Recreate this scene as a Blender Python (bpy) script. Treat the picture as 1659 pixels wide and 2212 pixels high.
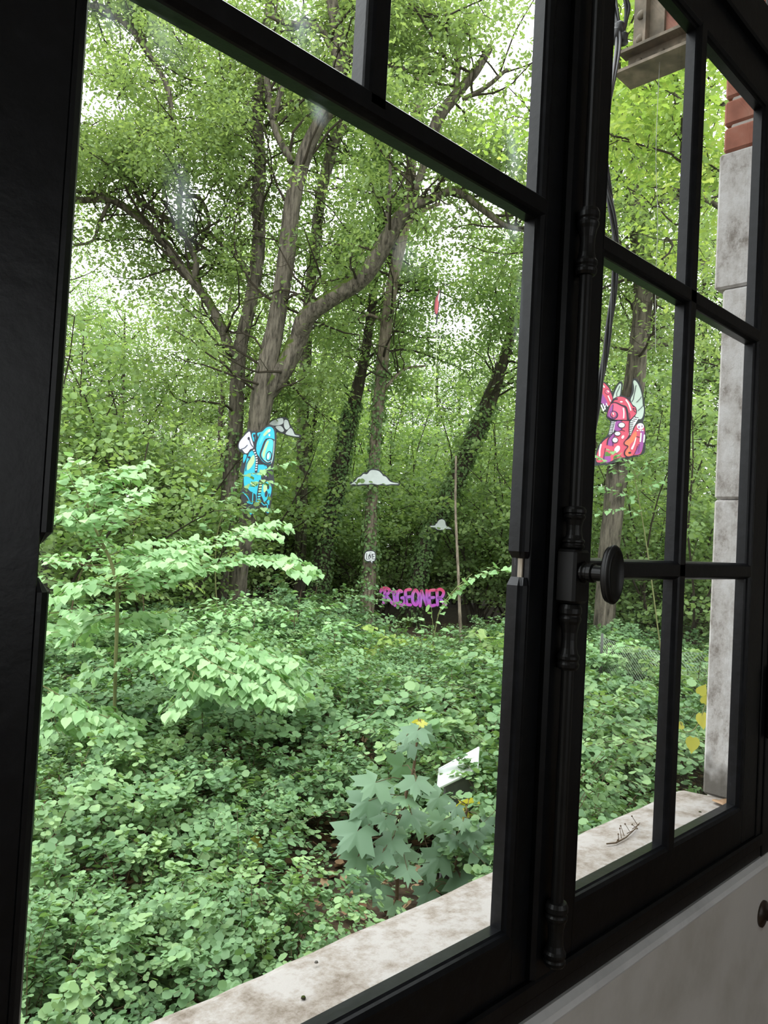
import bpy, bmesh, math, random
import numpy as np
from mathutils import Vector, Matrix

for o in list(bpy.data.objects):
    bpy.data.objects.remove(o, do_unlink=True)
SC = bpy.context.scene
COL = SC.collection
rng = np.random.default_rng(7)
random.seed(7)

# ---------------------------------------------------------------- camera
YAW, PITCH, ROLL, FPX = math.radians(44.629), math.radians(1.781), math.radians(3.077), 1661.0
fw = np.array([math.sin(YAW) * math.cos(PITCH), math.cos(YAW) * math.cos(PITCH), math.sin(PITCH)])
_r0 = np.array([math.cos(YAW), -math.sin(YAW), 0.0])
_u0 = np.cross(_r0, fw)
rt = _r0 * math.cos(ROLL) + _u0 * math.sin(ROLL)
up = -_r0 * math.sin(ROLL) + _u0 * math.cos(ROLL)
cam = bpy.data.cameras.new('camera')
cam.sensor_fit = 'VERTICAL'
cam.sensor_height = 32.0
cam.lens = FPX / 2212 * 32.0
cam.clip_start = 0.02
cam.clip_end = 400
camo = bpy.data.objects.new('camera', cam)
COL.objects.link(camo)
camo.matrix_world = Matrix(((rt[0], up[0], -fw[0], 0), (rt[1], up[1], -fw[1], 0), (rt[2], up[2], -fw[2], 0), (0, 0, 0, 1)))
SC.camera = camo

# ---------------------------------------------------------------- sky (overcast), exposure
W = bpy.data.worlds.new('overcast_sky')
SC.world = W
W.use_nodes = True
nt = W.node_tree
nt.nodes.clear()
tc = nt.nodes.new('ShaderNodeTexCoord')
sx = nt.nodes.new('ShaderNodeSeparateXYZ')
mx = nt.nodes.new('ShaderNodeMath'); mx.operation = 'MAXIMUM'; mx.inputs[1].default_value = 0
ml = nt.nodes.new('ShaderNodeMath'); ml.operation = 'MULTIPLY_ADD'; ml.inputs[1].default_value = 0.62; ml.inputs[2].default_value = 0.38
bg = nt.nodes.new('ShaderNodeBackground'); bg.inputs[0].default_value = (0.95, 0.985, 1.0, 1)
ow = nt.nodes.new('ShaderNodeOutputWorld')
nt.links.new(tc.outputs['Generated'], sx.inputs[0])
nt.links.new(sx.outputs[2], mx.inputs[0])
nt.links.new(mx.outputs[0], ml.inputs[0])
nt.links.new(ml.outputs[0], bg.inputs[1])
nt.links.new(bg.outputs[0], ow.inputs[0])
SC.view_settings.view_transform = 'Standard'
SC.view_settings.look = 'None'
SC.view_settings.gamma = 1.0
SC.view_settings.use_curve_mapping = False
SC.view_settings.exposure = 2.65
SC.cycles.max_bounces = 10
SC.cycles.diffuse_bounces = 4
SC.cycles.glossy_bounces = 2
SC.cycles.transmission_bounces = 4
SC.cycles.transparent_max_bounces = 12
SC.cycles.sample_clamp_indirect = 6

# ---------------------------------------------------------------- helpers
def at(x, y, depth):
    """photo pixel at a distance (metres along the view axis) -> world point"""
    return (((x - 829.5) * rt - (y - 1106) * up) / FPX + fw) * depth

def ray(x, y):
    return ((x - 829.5) * rt - (y - 1106) * up) / FPX + fw

def at_z(x, y, z):
    d = ray(x, y)
    return d * (z / d[2])

def ground_z(x, y):
    d = np.hypot(x, y)
    return -2.62 + 0.016 * np.clip(d - 5, 0, 22) + 0.05 * np.sin(x * 0.9 + 1) * np.cos(y * 0.7)

def tag(o, label=None, cat=None, group=None, kind=None):
    if label: o['label'] = label
    if cat: o['category'] = cat
    if group: o['group'] = group
    if kind: o['kind'] = kind
    return o

def empty(name, loc=(0, 0, 0), label=None, cat=None, group=None, kind=None, parent=None):
    o = bpy.data.objects.new(name, None)
    o.empty_display_size = 0.05
    COL.objects.link(o)
    o.location = loc
    if parent: o.parent = parent
    return tag(o, label, cat, group, kind)

def link(name, me, m, parent=None, kind=None, smooth=False):
    """mesh in world coordinates -> object; children keep world place under an unrotated parent"""
    o = bpy.data.objects.new(name, me)
    COL.objects.link(o)
    if m is not None and len(me.materials) == 0:
        me.materials.append(m)
    if parent is not None:
        o.parent = parent
        p, L = parent, Vector((0, 0, 0))
        while p is not None:
            L = L + p.location
            p = p.parent
        o.location = -L
    if kind: o['kind'] = kind
    if smooth:
        me.polygons.foreach_set('use_smooth', [True] * len(me.polygons))
    return o

def mesh_from(V, F, name='mesh'):
    me = bpy.data.meshes.new(name)
    me.from_pydata([tuple(v) for v in V], [], [tuple(f) for f in F])
    me.update()
    return me

def fast_mesh(V, faces, k, tint=None, name='leaves'):
    """V (n,3) float, faces (m,k) int : all faces have k corners"""
    me = bpy.data.meshes.new(name)
    n, m = len(V), len(faces)
    me.vertices.add(n)
    me.vertices.foreach_set('co', np.ascontiguousarray(V, np.float32).ravel())
    me.loops.add(m * k)
    me.loops.foreach_set('vertex_index', np.ascontiguousarray(faces, np.int32).ravel())
    me.polygons.add(m)
    me.polygons.foreach_set('loop_start', np.arange(0, m * k, k, dtype=np.int32))
    if tint is not None:
        a = me.attributes.new('tint', 'FLOAT', 'POINT')
        a.data.foreach_set('value', np.ascontiguousarray(tint, np.float32))
    me.update(calc_edges=True)
    return me

class MB:
    def __init__(s): s.V, s.F = [], []
    def add(s, V, F):
        n = len(s.V)
        s.V += [tuple(v) for v in V]
        s.F += [tuple(i + n for i in f) for f in F]
        return s
    def box(s, x0, x1, y0, y1, z0, z1):
        V = [(x, y, z) for x in (x0, x1) for y in (y0, y1) for z in (z0, z1)]
        return s.add(V, [(0, 1, 3, 2), (4, 6, 7, 5), (0, 4, 5, 1), (2, 3, 7, 6), (0, 2, 6, 4), (1, 5, 7, 3)])
    def prism(s, poly, axis, a, b):
        """poly: list of (u, Y); axis Z -> u is X ; axis X -> u is Z"""
        n = len(poly)
        f = (lambda u, y, t: (u, y, t)) if axis == 'Z' else (lambda u, y, t: (t, y, u))
        V = [f(u, y, a) for u, y in poly] + [f(u, y, b) for u, y in poly]
        F = [(i, (i + 1) % n, n + (i + 1) % n, n + i) for i in range(n)] + [tuple(range(n))[::-1], tuple(range(n, 2 * n))]
        return s.add(V, F)
    def tube(s, pts, rad, sides=10, cap=True, jit=0.0):
        pts = [np.array(p, float) for p in pts]
        N = len(pts)
        if not hasattr(rad, '__len__'): rad = [rad] * N
        V, F = [], []
        ref = np.array([0.3, 0.5, 0.81])
        t0 = pts[1] - pts[0]
        n1 = np.cross(t0, ref); n1 /= np.linalg.norm(n1) + 1e-9
        for i in range(N):
            t = pts[min(i + 1, N - 1)] - pts[max(i - 1, 0)]
            t /= np.linalg.norm(t) + 1e-9
            n1 = n1 - t * (n1 @ t); n1 /= np.linalg.norm(n1) + 1e-9
            n2 = np.cross(t, n1)
            for k in range(sides):
                a = 2 * math.pi * k / sides
                r = rad[i] * (1 + (random.uniform(-jit, jit) if jit else 0))
                V.append(pts[i] + (n1 * math.cos(a) + n2 * math.sin(a)) * r)
        for i in range(N - 1):
            for k in range(sides):
                k2 = (k + 1) % sides
                F.append((i * sides + k, i * sides + k2, (i + 1) * sides + k2, (i + 1) * sides + k))
        if cap:
            F.append(tuple(range(sides))[::-1]); F.append(tuple((N - 1) * sides + k for k in range(sides)))
        return s.add(V, F)
    def lathe(s, prof, origin, axis, sides=20, sx=1.0, sz=1.0):
        """prof (r, t) revolved about an axis ('Z','Y','X') with elliptical scale"""
        V, F = [], []
        ox, oy, oz = origin
        for r, t in prof:
            for k in range(sides):
                a = 2 * math.pi * k / sides
                c, d = r * math.cos(a) * sx, r * math.sin(a) * sz
                V.append({'Z': (ox + c, oy + d, oz + t), 'Y': (ox + c, oy + t, oz + d), 'X': (ox + t, oy + c, oz + d)}[axis])
        n = len(prof)
        for i in range(n - 1):
            for k in range(sides):
                k2 = (k + 1) % sides
                F.append((i * sides + k, i * sides + k2, (i + 1) * sides + k2, (i + 1) * sides + k))
        F.append(tuple(range(sides))[::-1]); F.append(tuple((n - 1) * sides + k for k in range(sides)))
        return s.add(V, F)
    def build(s, name, m, parent=None, kind=None, smooth=False, bevel=0):
        me = mesh_from(s.V, s.F, name)
        bm = bmesh.new(); bm.from_mesh(me)
        bmesh.ops.recalc_face_normals(bm, faces=bm.faces)
        if bevel:
            bmesh.ops.bevel(bm, geom=[e for e in bm.edges if len(e.link_faces) == 2 and e.calc_face_angle(0) > 0.6], offset=bevel, segments=1, affect='EDGES', clamp_overlap=True)
        bm.to_mesh(me); bm.free()
        return link(name, me, m, parent, kind, smooth)

def smooth_path(P, n=5):
    """Catmull-Rom through rows of P"""
    P = np.array(P, float)
    Q = np.vstack([2 * P[0] - P[1], P, 2 * P[-1] - P[-2]])
    out = []
    for i in range(1, len(Q) - 2):
        for t in np.linspace(0, 1, n, endpoint=False):
            a, b, c, d = Q[i - 1], Q[i], Q[i + 1], Q[i + 2]
            out.append(0.5 * (2 * b + (c - a) * t + (2 * a - 5 * b + 4 * c - d) * t ** 2 + (3 * b - a - 3 * c + d) * t ** 3))
    out.append(Q[-2])
    return np.array(out)

def smooth_loop(P, n=4):
    P = np.array(P, float); N = len(P); out = []
    for i in range(N):
        a, b, c, d = P[i - 1], P[i], P[(i + 1) % N], P[(i + 2) % N]
        for t in np.linspace(0, 1, n, endpoint=False):
            out.append(0.5 * (2 * b + (c - a) * t + (2 * a - 5 * b + 4 * c - d) * t ** 2 + (3 * b - a - 3 * c + d) * t ** 3))
    return np.array(out)

# ---------------------------------------------------------------- materials
def mat(name, col, rough=0.6, spec=0.5, metal=0.0):
    m = bpy.data.materials.new(name); m.use_nodes = True
    b = m.node_tree.nodes['Principled BSDF']
    b.inputs['Base Color'].default_value = (*col, 1)
    b.inputs['Roughness'].default_value = rough
    b.inputs['Specular IOR Level'].default_value = spec
    b.inputs['Metallic'].default_value = metal
    return m

def N(m, t, **kw):
    n = m.node_tree.nodes.new(t)
    for k, v in kw.items(): setattr(n, k, v)
    return n

def noise_mat(name, cols, scale=(1, 1, 1), nscale=5.0, detail=6, rough=0.8, bump=0.3, bdist=0.01, spec=0.3, pos=None, nrough=0.6):
    m = mat(name, cols[0], rough, spec)
    L = m.node_tree.links
    b = m.node_tree.nodes['Principled BSDF']
    t = N(m, 'ShaderNodeTexCoord'); mp = N(m, 'ShaderNodeMapping'); mp.inputs['Scale'].default_value = scale
    no = N(m, 'ShaderNodeTexNoise'); no.inputs['Scale'].default_value = nscale; no.inputs['Detail'].default_value = detail; no.inputs['Roughness'].default_value = nrough
    rp = N(m, 'ShaderNodeValToRGB')
    L.new(t.outputs['Object'], mp.inputs[0]); L.new(mp.outputs[0], no.inputs['Vector']); L.new(no.outputs['Fac'], rp.inputs[0])
    e = rp.color_ramp.elements
    pos = pos or [0.3 + 0.4 * i / (len(cols) - 1) for i in range(len(cols))]
    while len(e) < len(cols): e.new(0.5)
    for i, c in enumerate(cols):
        e[i].position = pos[i]; e[i].color = (*c, 1)
    L.new(rp.outputs[0], b.inputs['Base Color'])
    if bump:
        bp = N(m, 'ShaderNodeBump'); bp.inputs['Strength'].default_value = bump; bp.inputs['Distance'].default_value = bdist
        L.new(no.outputs['Fac'], bp.inputs['Height']); L.new(bp.outputs[0], b.inputs['Normal'])
    return m

def leaf_mat(name, dark, mid, light, trans=0.4, tcol=None, rough=0.5, spec=0.35):
    m = bpy.data.materials.new(name); m.use_nodes = True
    nt = m.node_tree; L = nt.links
    b = nt.nodes['Principled BSDF']; out = nt.nodes['Material Output']
    a = N(m, 'ShaderNodeAttribute', attribute_name='tint')
    oi = N(m, 'ShaderNodeObjectInfo')
    md = N(m, 'ShaderNodeMath', operation='MULTIPLY_ADD'); md.inputs[1].default_value = 0.18; 
    L.new(oi.outputs['Random'], md.inputs[0]); L.new(a.outputs['Fac'], md.inputs[2])
    rp = N(m, 'ShaderNodeValToRGB'); e = rp.color_ramp.elements; e.new(0.5)
    for i, (p, c) in enumerate(((0.0, dark), (0.5, mid), (1.0, light))):
        e[i].position = p; e[i].color = (*c, 1)
    L.new(md.outputs[0], rp.inputs[0]); L.new(rp.outputs[0], b.inputs['Base Color'])
    b.inputs['Roughness'].default_value = rough; b.inputs['Specular IOR Level'].default_value = spec
    tr = N(m, 'ShaderNodeBsdfTranslucent'); hs = N(m, 'ShaderNodeMix', data_type='RGBA', blend_type='MULTIPLY')
    hs.inputs[0].default_value = 1.0
    tint = tcol or (1.15, 1.1, 0.55)
    hs.inputs[7].default_value = (*tint, 1)
    L.new(rp.outputs[0], hs.inputs[6]); L.new(hs.outputs[2], tr.inputs[0])
    mxs = N(m, 'ShaderNodeMixShader'); mxs.inputs[0].default_value = trans
    L.new(b.outputs[0], mxs.inputs[1]); L.new(tr.outputs[0], mxs.inputs[2]); L.new(mxs.outputs[0], out.inputs['Surface'])
    return m

def bark_mat(name, c0, c1, moss=0.5, mosscol=(0.085, 0.125, 0.018)):
    m = noise_mat(name, [c0, c1, tuple(min(1, x * 1.5) for x in c1)], (1, 1, 0.16), 15.0, 10, 0.9, 1.0, 0.05, 0.2, [0.38, 0.53, 0.66], 0.72)
    nt = m.node_tree; L = nt.links; b = nt.nodes['Principled BSDF']
    src = b.inputs['Base Color'].links[0].from_socket
    g = N(m, 'ShaderNodeNewGeometry'); s = N(m, 'ShaderNodeSeparateXYZ'); L.new(g.outputs['True Normal'], s.inputs[0])
    no = N(m, 'ShaderNodeTexNoise'); no.inputs['Scale'].default_value = 3.0
    t = N(m, 'ShaderNodeTexCoord'); L.new(t.outputs['Object'], no.inputs['Vector'])
    ad = N(m, 'ShaderNodeMath', operation='MULTIPLY_ADD'); ad.inputs[1].default_value = 0.9
    L.new(s.outputs[2], ad.inputs[0]); L.new(no.outputs['Fac'], ad.inputs[2])
    mr = N(m, 'ShaderNodeMapRange'); mr.inputs[1].default_value = 1.02 - 0.5 * moss; mr.inputs[2].default_value = 1.16 - 0.5 * moss
    L.new(ad.outputs[0], mr.inputs[0])
    mix = N(m, 'ShaderNodeMix', data_type='RGBA'); L.new(mr.outputs[0], mix.inputs[0]); L.new(src, mix.inputs[6]); mix.inputs[7].default_value = (*mosscol, 1)
    L.new(mix.outputs[2], b.inputs['Base Color'])
    return m

M = {}
M['paint'] = noise_mat('black_paint', [(0.0035, 0.0037, 0.0045), (0.005, 0.0054, 0.0066), (0.009, 0.0095, 0.0115)], (1, 1, 1), 40, 5, 0.32, 0.25, 0.002, 0.26)
M['iron'] = noise_mat('black_iron', [(0.005, 0.0048, 0.0046), (0.009, 0.0085, 0.008)], (1, 1, 1), 30, 4, 0.4, 0.15, 0.002, 0.35)
M['rawwood'] = noise_mat('bare_wood', [(0.35, 0.28, 0.2), (0.6, 0.56, 0.48)], (4, 4, 1), 20, 4, 0.8, 0.3, 0.003)
M['plaster'] = noise_mat('white_plaster', [(0.55, 0.52, 0.47), (0.66, 0.63, 0.59), (0.70, 0.67, 0.63)], (1, 1, 1), 4, 7, 0.75, 0.12, 0.004)
M['ledge'] = noise_mat('ledge_lit_white', [(0.66, 0.66, 0.66), (0.82, 0.82, 0.82), (0.86, 0.86, 0.86)], (1, 1, 1), 6, 7, 0.6, 0.15, 0.004)  # whiter than the wall plaster: light on the ledge put into its colour
M['room'] = noise_mat('room_plaster', [(0.5, 0.48, 0.44), (0.58, 0.56, 0.52)], (1, 1, 1), 2, 4, 0.9, 0.05)
M['floor'] = noise_mat('wood_floor', [(0.14, 0.09, 0.05), (0.22, 0.15, 0.09)], (1, 8, 1), 3, 5, 0.6, 0.1)
M['stone'] = noise_mat('weathered_stone', [(0.17, 0.135, 0.105), (0.30, 0.262, 0.228), (0.40, 0.372, 0.35)], (1, 1, 1), 11, 10, 0.9, 0.5, 0.006, 0.2, [0.36, 0.46, 0.56], 0.78)
M['brick'] = noise_mat('red_brick', [(0.20, 0.075, 0.05), (0.31, 0.12, 0.08), (0.36, 0.18, 0.13)], (1, 1, 1), 14, 7, 0.9, 0.5, 0.004)
M['mortar'] = noise_mat('pale_mortar', [(0.42, 0.38, 0.34), (0.55, 0.51, 0.47)], (1, 1, 1), 25, 5, 0.95, 0.5, 0.004)
M['quoin'] = noise_mat('limewashed_stone', [(0.22, 0.195, 0.17), (0.46, 0.435, 0.41), (0.58, 0.565, 0.55)], (1, 1, 0.7), 13, 10, 0.9, 0.6, 0.008, 0.2, [0.36, 0.47, 0.58], 0.78)
def damp(m):
    # damp stain on the foot of the stone, breaking up upwards
    L = m.node_tree.links; b = m.node_tree.nodes['Principled BSDF']; src = b.inputs['Base Color'].links[0].from_socket
    t = N(m, 'ShaderNodeTexCoord'); sp = N(m, 'ShaderNodeSeparateXYZ'); no = N(m, 'ShaderNodeTexNoise'); no.inputs['Scale'].default_value = 30
    L.new(t.outputs['Object'], sp.inputs[0]); L.new(t.outputs['Object'], no.inputs['Vector'])
    a = N(m, 'ShaderNodeMath', operation='MULTIPLY_ADD'); a.inputs[1].default_value = 0.14
    L.new(no.outputs['Fac'], a.inputs[0]); L.new(sp.outputs[2], a.inputs[2])
    mr = N(m, 'ShaderNodeMapRange'); mr.inputs[1].default_value = -0.50; mr.inputs[2].default_value = -0.43
    L.new(a.outputs[0], mr.inputs[0])
    mx = N(m, 'ShaderNodeMix', data_type='RGBA'); mx.inputs[6].default_value = (0.13, 0.12, 0.105, 1)
    L.new(mr.outputs[0], mx.inputs[0]); L.new(src, mx.inputs[7]); L.new(mx.outputs[2], b.inputs['Base Color'])
damp(M['quoin'])
M['outwall'] = noise_mat('outer_wall', [(0.4, 0.37, 0.33), (0.5, 0.47, 0.43)], (1, 1, 1), 6, 6, 0.9, 0.3)
M['redsteel'] = noise_mat('red_oxide_steel', [(0.14, 0.055, 0.04), (0.24, 0.10, 0.07), (0.30, 0.15, 0.10)], (1, 1, 1), 12, 6, 0.7, 0.3, 0.003)
M['steel'] = noise_mat('dirty_steel', [(0.075, 0.065, 0.05), (0.15, 0.125, 0.09), (0.26, 0.21, 0.16)], (1, 1, 1), 14, 6, 0.7, 0.3, 0.003)
M['cable'] = mat('black_cable', (0.012, 0.013, 0.015), 0.4, 0.4)
M['soil'] = noise_mat('leaf_littered_soil', [(0.02, 0.014, 0.009), (0.06, 0.04, 0.025), (0.13, 0.085, 0.05)], (1, 1, 1), 9, 8, 0.95, 0.8, 0.03)
M['bark'] = bark_mat('oak_bark', (0.042, 0.036, 0.027), (0.155, 0.133, 0.105), 0.62)
M['bark_dark'] = bark_mat('dark_bark', (0.022, 0.018, 0.014), (0.075, 0.06, 0.045), 0.7)
M['bark_pale'] = bark_mat('pale_bark', (0.09, 0.07, 0.05), (0.27, 0.22, 0.17), 0.1)
M['twig'] = mat('dark_twig', (0.04, 0.032, 0.022), 0.85, 0.2)
M['stem'] = mat('brown_stem', (0.11, 0.075, 0.045), 0.8, 0.2)
M['greenstem'] = mat('green_stem', (0.16, 0.17, 0.07), 0.7, 0.2)
M['oak'] = leaf_mat('oak_leaf', (0.15, 0.225, 0.085), (0.25, 0.355, 0.135), (0.38, 0.49, 0.19), 0.52, (1.12, 1.1, .65))
M['sunny'] = leaf_mat('fresh_leaf', (0.17, 0.28, 0.07), (0.31, 0.45, 0.12), (0.50, 0.60, 0.19), 0.52, (1.1, 1.1, .6))
M['forest'] = leaf_mat('forest_leaf', (0.155, 0.245, 0.095), (0.26, 0.39, 0.15), (0.38, 0.51, 0.205), 0.52, (1.12, 1.1, .65))
M['ivy'] = leaf_mat('ivy_leaf', (0.08, 0.145, 0.055), (0.15, 0.255, 0.09), (0.25, 0.38, 0.14), 0.35)
M['lime'] = leaf_mat('lime_leaf', (0.18, 0.33, 0.14), (0.28, 0.47, 0.22), (0.38, 0.57, 0.28), 0.3, (1.05, 1.1, 0.6), 0.5, 0.3)
M['snow'] = leaf_mat('snowberry_leaf', (0.095, 0.185, 0.085), (0.185, 0.32, 0.15), (0.31, 0.455, 0.205), 0.3, (1.15, 1.15, 0.5), 0.5, 0.3)
M['maple'] = leaf_mat('maple_leaf', (0.085, 0.155, 0.09), (0.12, 0.215, 0.125), (0.18, 0.30, 0.155), 0.22, (1.1, 1.2, 0.4), 0.5, 0.45)
M['yellow'] = leaf_mat('yellow_leaf', (0.42, 0.42, 0.08), (0.50, 0.50, 0.10), (0.62, 0.58, 0.12), 0.4, (1.1, 1.0, 0.5))
M['brownleaf'] = leaf_mat('dry_leaf', (0.10, 0.05, 0.025), (0.24, 0.13, 0.07), (0.42, 0.27, 0.16), 0.1, (1, 1, 1))
M['white'] = noise_mat('white_board', [(0.62, 0.66, 0.66), (0.74, 0.78, 0.78)], (1, 1, 1), 6, 5, 0.7, 0.05)
M['black'] = mat('black_edge', (0.03, 0.032, 0.04), 0.6)
M['panelwhite'] = mat('white_panel', (0.78, 0.80, 0.82), 0.35)
M['zinc'] = noise_mat('grey_zinc', [(0.10, 0.10, 0.10), (0.17, 0.17, 0.165)], (1, 1, 0.3), 8, 5, 0.5, 0.1)
M['wire'] = mat('galvanised_wire', (0.35, 0.36, 0.36), 0.4, 0.5, 0.5)
M['string'] = mat('pale_string', (0.5, 0.55, 0.35), 0.8)
def paint(name, c, r=0.5): return mat(name, c, r, 0.4)
PNT = {k: paint('paint_' + k, c) for k, c in dict(pink=(0.72, 0.10, 0.17), rose=(0.80, 0.14, 0.26), purple=(0.36, 0.09, 0.36), orange=(0.80, 0.22, 0.12), mint=(0.58, 0.68, 0.62), white=(0.82, 0.84, 0.85),
       ink=(0.035, 0.03, 0.05), cyan=(0.04, 0.50, 0.68), sky=(0.10, 0.62, 0.74), lemon=(0.50, 0.74, 0.36), lilac=(0.70, 0.68, 0.84), red=(0.36, 0.07, 0.09), flesh=(0.55, 0.12, 0.14)).items()}
# letter paint: one coat fading from red-pink at the top to violet in the middle and magenta at the foot
def fade_paint():
    m = mat('faded_letter_paint', (0.6, 0.1, 0.5), 0.5, 0.4)
    L = m.node_tree.links
    t = N(m, 'ShaderNodeTexCoord'); s = N(m, 'ShaderNodeSeparateXYZ'); rp = N(m, 'ShaderNodeValToRGB')
    mr = N(m, 'ShaderNodeMapRange')
    L.new(t.outputs['Object'], s.inputs[0]); L.new(s.outputs[2], mr.inputs[0]); L.new(mr.outputs[0], rp.inputs[0])
    mr.inputs[1].default_value = -0.24; mr.inputs[2].default_value = 0.24
    e = rp.color_ramp.elements; e.new(0.3); e.new(0.5)
    for i, (p, c) in enumerate(((0.0, (0.68, 0.10, 0.62)), (0.42, (0.50, 0.16, 0.72)), (0.66, (0.60, 0.15, 0.62)), (0.9, (0.80, 0.08, 0.22)))):
        e[i].position = p; e[i].color = (*c, 1)
    L.new(rp.outputs[0], m.node_tree.nodes['Principled BSDF'].inputs['Base Color'])
    return m
M['fade'] = fade_paint()
def glass_mat():
    m = bpy.data.materials.new('window_glass'); m.use_nodes = True
    nt = m.node_tree; nt.nodes.clear(); L = nt.links
    out = N(m, 'ShaderNodeOutputMaterial'); tr = N(m, 'ShaderNodeBsdfTransparent'); tr.inputs[0].default_value = (0.985, 0.992, 0.988, 1)
    gl = N(m, 'ShaderNodeBsdfGlossy'); gl.inputs['Roughness'].default_value = 0.02
    lw = N(m, 'ShaderNodeLayerWeight'); lw.inputs[0].default_value = 0.5
    pw = N(m, 'ShaderNodeMath', operation='POWER'); pw.inputs[1].default_value = 4.0
    hf = N(m, 'ShaderNodeMath', operation='MULTIPLY_ADD'); hf.inputs[1].default_value = 0.5; hf.inputs[2].default_value = 0.018
    mx = N(m, 'ShaderNodeMixShader'); L.new(lw.outputs['Facing'], pw.inputs[0]); L.new(pw.outputs[0], hf.inputs[0]); L.new(hf.outputs[0], mx.inputs[0]); L.new(tr.outputs[0], mx.inputs[1]); L.new(gl.outputs[0], mx.inputs[2])
    L.new(mx.outputs[0], out.inputs['Surface'])
    return m
M['glass'] = glass_mat()
def smudge_mat():
    # wiped dust on the pane: thin milky film, patchy
    m = bpy.data.materials.new('dust_smudge'); m.use_nodes = True
    nt = m.node_tree; nt.nodes.clear(); L = nt.links
    out = N(m, 'ShaderNodeOutputMaterial'); tr = N(m, 'ShaderNodeBsdfTransparent')
    tl = N(m, 'ShaderNodeBsdfTranslucent'); tl.inputs[0].default_value = (0.75, 0.86, 0.9, 1)
    tc = N(m, 'ShaderNodeTexCoord'); no = N(m, 'ShaderNodeTexNoise'); no.inputs['Scale'].default_value = 35; no.inputs['Detail'].default_value = 5
    mp = N(m, 'ShaderNodeMapping'); mp.inputs['Scale'].default_value = (1, 1, .35)
    at_ = N(m, 'ShaderNodeAttribute', attribute_name='tint')
    mr = N(m, 'ShaderNodeMapRange'); mr.inputs[1].default_value = 0.38; mr.inputs[2].default_value = 0.75; mr.inputs[3].default_value = 0.0; mr.inputs[4].default_value = 0.3
    mu = N(m, 'ShaderNodeMath', operation='MULTIPLY'); mx = N(m, 'ShaderNodeMixShader')
    L.new(tc.outputs['Object'], mp.inputs[0]); L.new(mp.outputs[0], no.inputs['Vector']); L.new(no.outputs['Fac'], mr.inputs[0]); L.new(mr.outputs[0], mu.inputs[0]); L.new(at_.outputs['Fac'], mu.inputs[1])
    L.new(mu.outputs[0], mx.inputs[0]); L.new(tr.outputs[0], mx.inputs[1]); L.new(tl.outputs[0], mx.inputs[2]); L.new(mx.outputs[0], out.inputs['Surface'])
    return m
M['smudge'] = smudge_mat()
def smudge(pane, px, py, rx, rz, rot=0.0):
    """film patch fading to its rim, on the outer face of a pane"""
    q = ray(px, py); c = q * ((GY + 0.0034) / q[1]); V = [c]; t = [1.0]; F = []
    for k in range(20):
        a = 2 * math.pi * k / 20; u, v = rx * math.cos(a), rz * math.sin(a)
        V.append(c + np.array([u * math.cos(rot) - v * math.sin(rot), 0, u * math.sin(rot) + v * math.cos(rot)])); t.append(0.0)
        F.append((0, 1 + k, 1 + (k + 1) % 20))
    link('smudge', fast_mesh(np.array(V), np.array(F), 3, np.array(t), 'smudge'), M['smudge'], pane)

# ---------------------------------------------------------------- room shell
D = 0.65            # distance camera -> inner face of the sashes
ZF, ZC = -1.50, 2.3
RX0, RX1, RY0 = -2.6, 4.6, -4.2
OX0, OX1, OZ0, OZ1 = 0.02, 2.004, -0.70, 1.95   # opening in the wall
WY0, WY1 = D - 0.012, 0.826
def struct(mb, name, m, parent=None, bevel=0): return tag(mb.build(name, m, parent, bevel=bevel), kind='structure') if parent is None else mb.build(name, m, parent, bevel=bevel)

struct(MB().box(RX0, RX1, RY0, WY0, ZF - 0.1, ZF), 'floor', M['floor'])
struct(MB().box(RX0, RX1, RY0, WY1, ZC, ZC + 0.15), 'ceiling', M['room'])
struct(MB().box(RX0 - 0.15, RX0, RY0, WY1, ZF, ZC), 'wall_left', M['room'])
struct(MB().box(RX1, RX1 + 0.15, RY0, WY1, ZF, ZC), 'wall_right', M['room'])
# unseen back wall; its two openings are added to let fill light in
mb = MB()
bx = [RX0, -1.6, -0.4, 1.0, 2.2, RX1]
for i in range(5):
    if i in (1, 3):
        mb.box(bx[i], bx[i + 1], RY0 - 0.3, RY0, ZF, -0.6); mb.box(bx[i], bx[i + 1], RY0 - 0.3, RY0, 1.5, ZC)
    else:
        mb.box(bx[i], bx[i + 1], RY0 - 0.3, RY0, ZF, ZC)
struct(mb, 'wall_back', M['room'])
# front wall: dado under the window is the white plaster seen at lower right
mb = MB()
mb.box(RX0, OX1 + 0.9, WY0, WY1, -3.2, OZ0 - 0.022)
mb.box(OX1 + 0.9, RX1, WY0, WY1, -3.2, OZ0 - 0.022)
mb.box(RX0, OX0, WY0, WY1, OZ0 - 0.022, ZC)
mb.box(OX1 + 0.03, RX1, WY0 + 0.07, WY1 - 0.01, OZ0 - 0.022, ZC)
mb.box(OX0, OX1, WY0, WY1, OZ1, ZC)
struct(mb, 'wall_front', M['plaster'])
# rounded plaster ledge on top of the dado
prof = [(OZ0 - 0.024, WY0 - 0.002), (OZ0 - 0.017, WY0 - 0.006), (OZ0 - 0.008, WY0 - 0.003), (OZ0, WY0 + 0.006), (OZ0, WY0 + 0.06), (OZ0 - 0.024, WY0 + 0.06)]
o = MB().prism(prof, 'X', RX0, RX1).build('trim_1', M['ledge']); tag(o, kind='structure')

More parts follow.
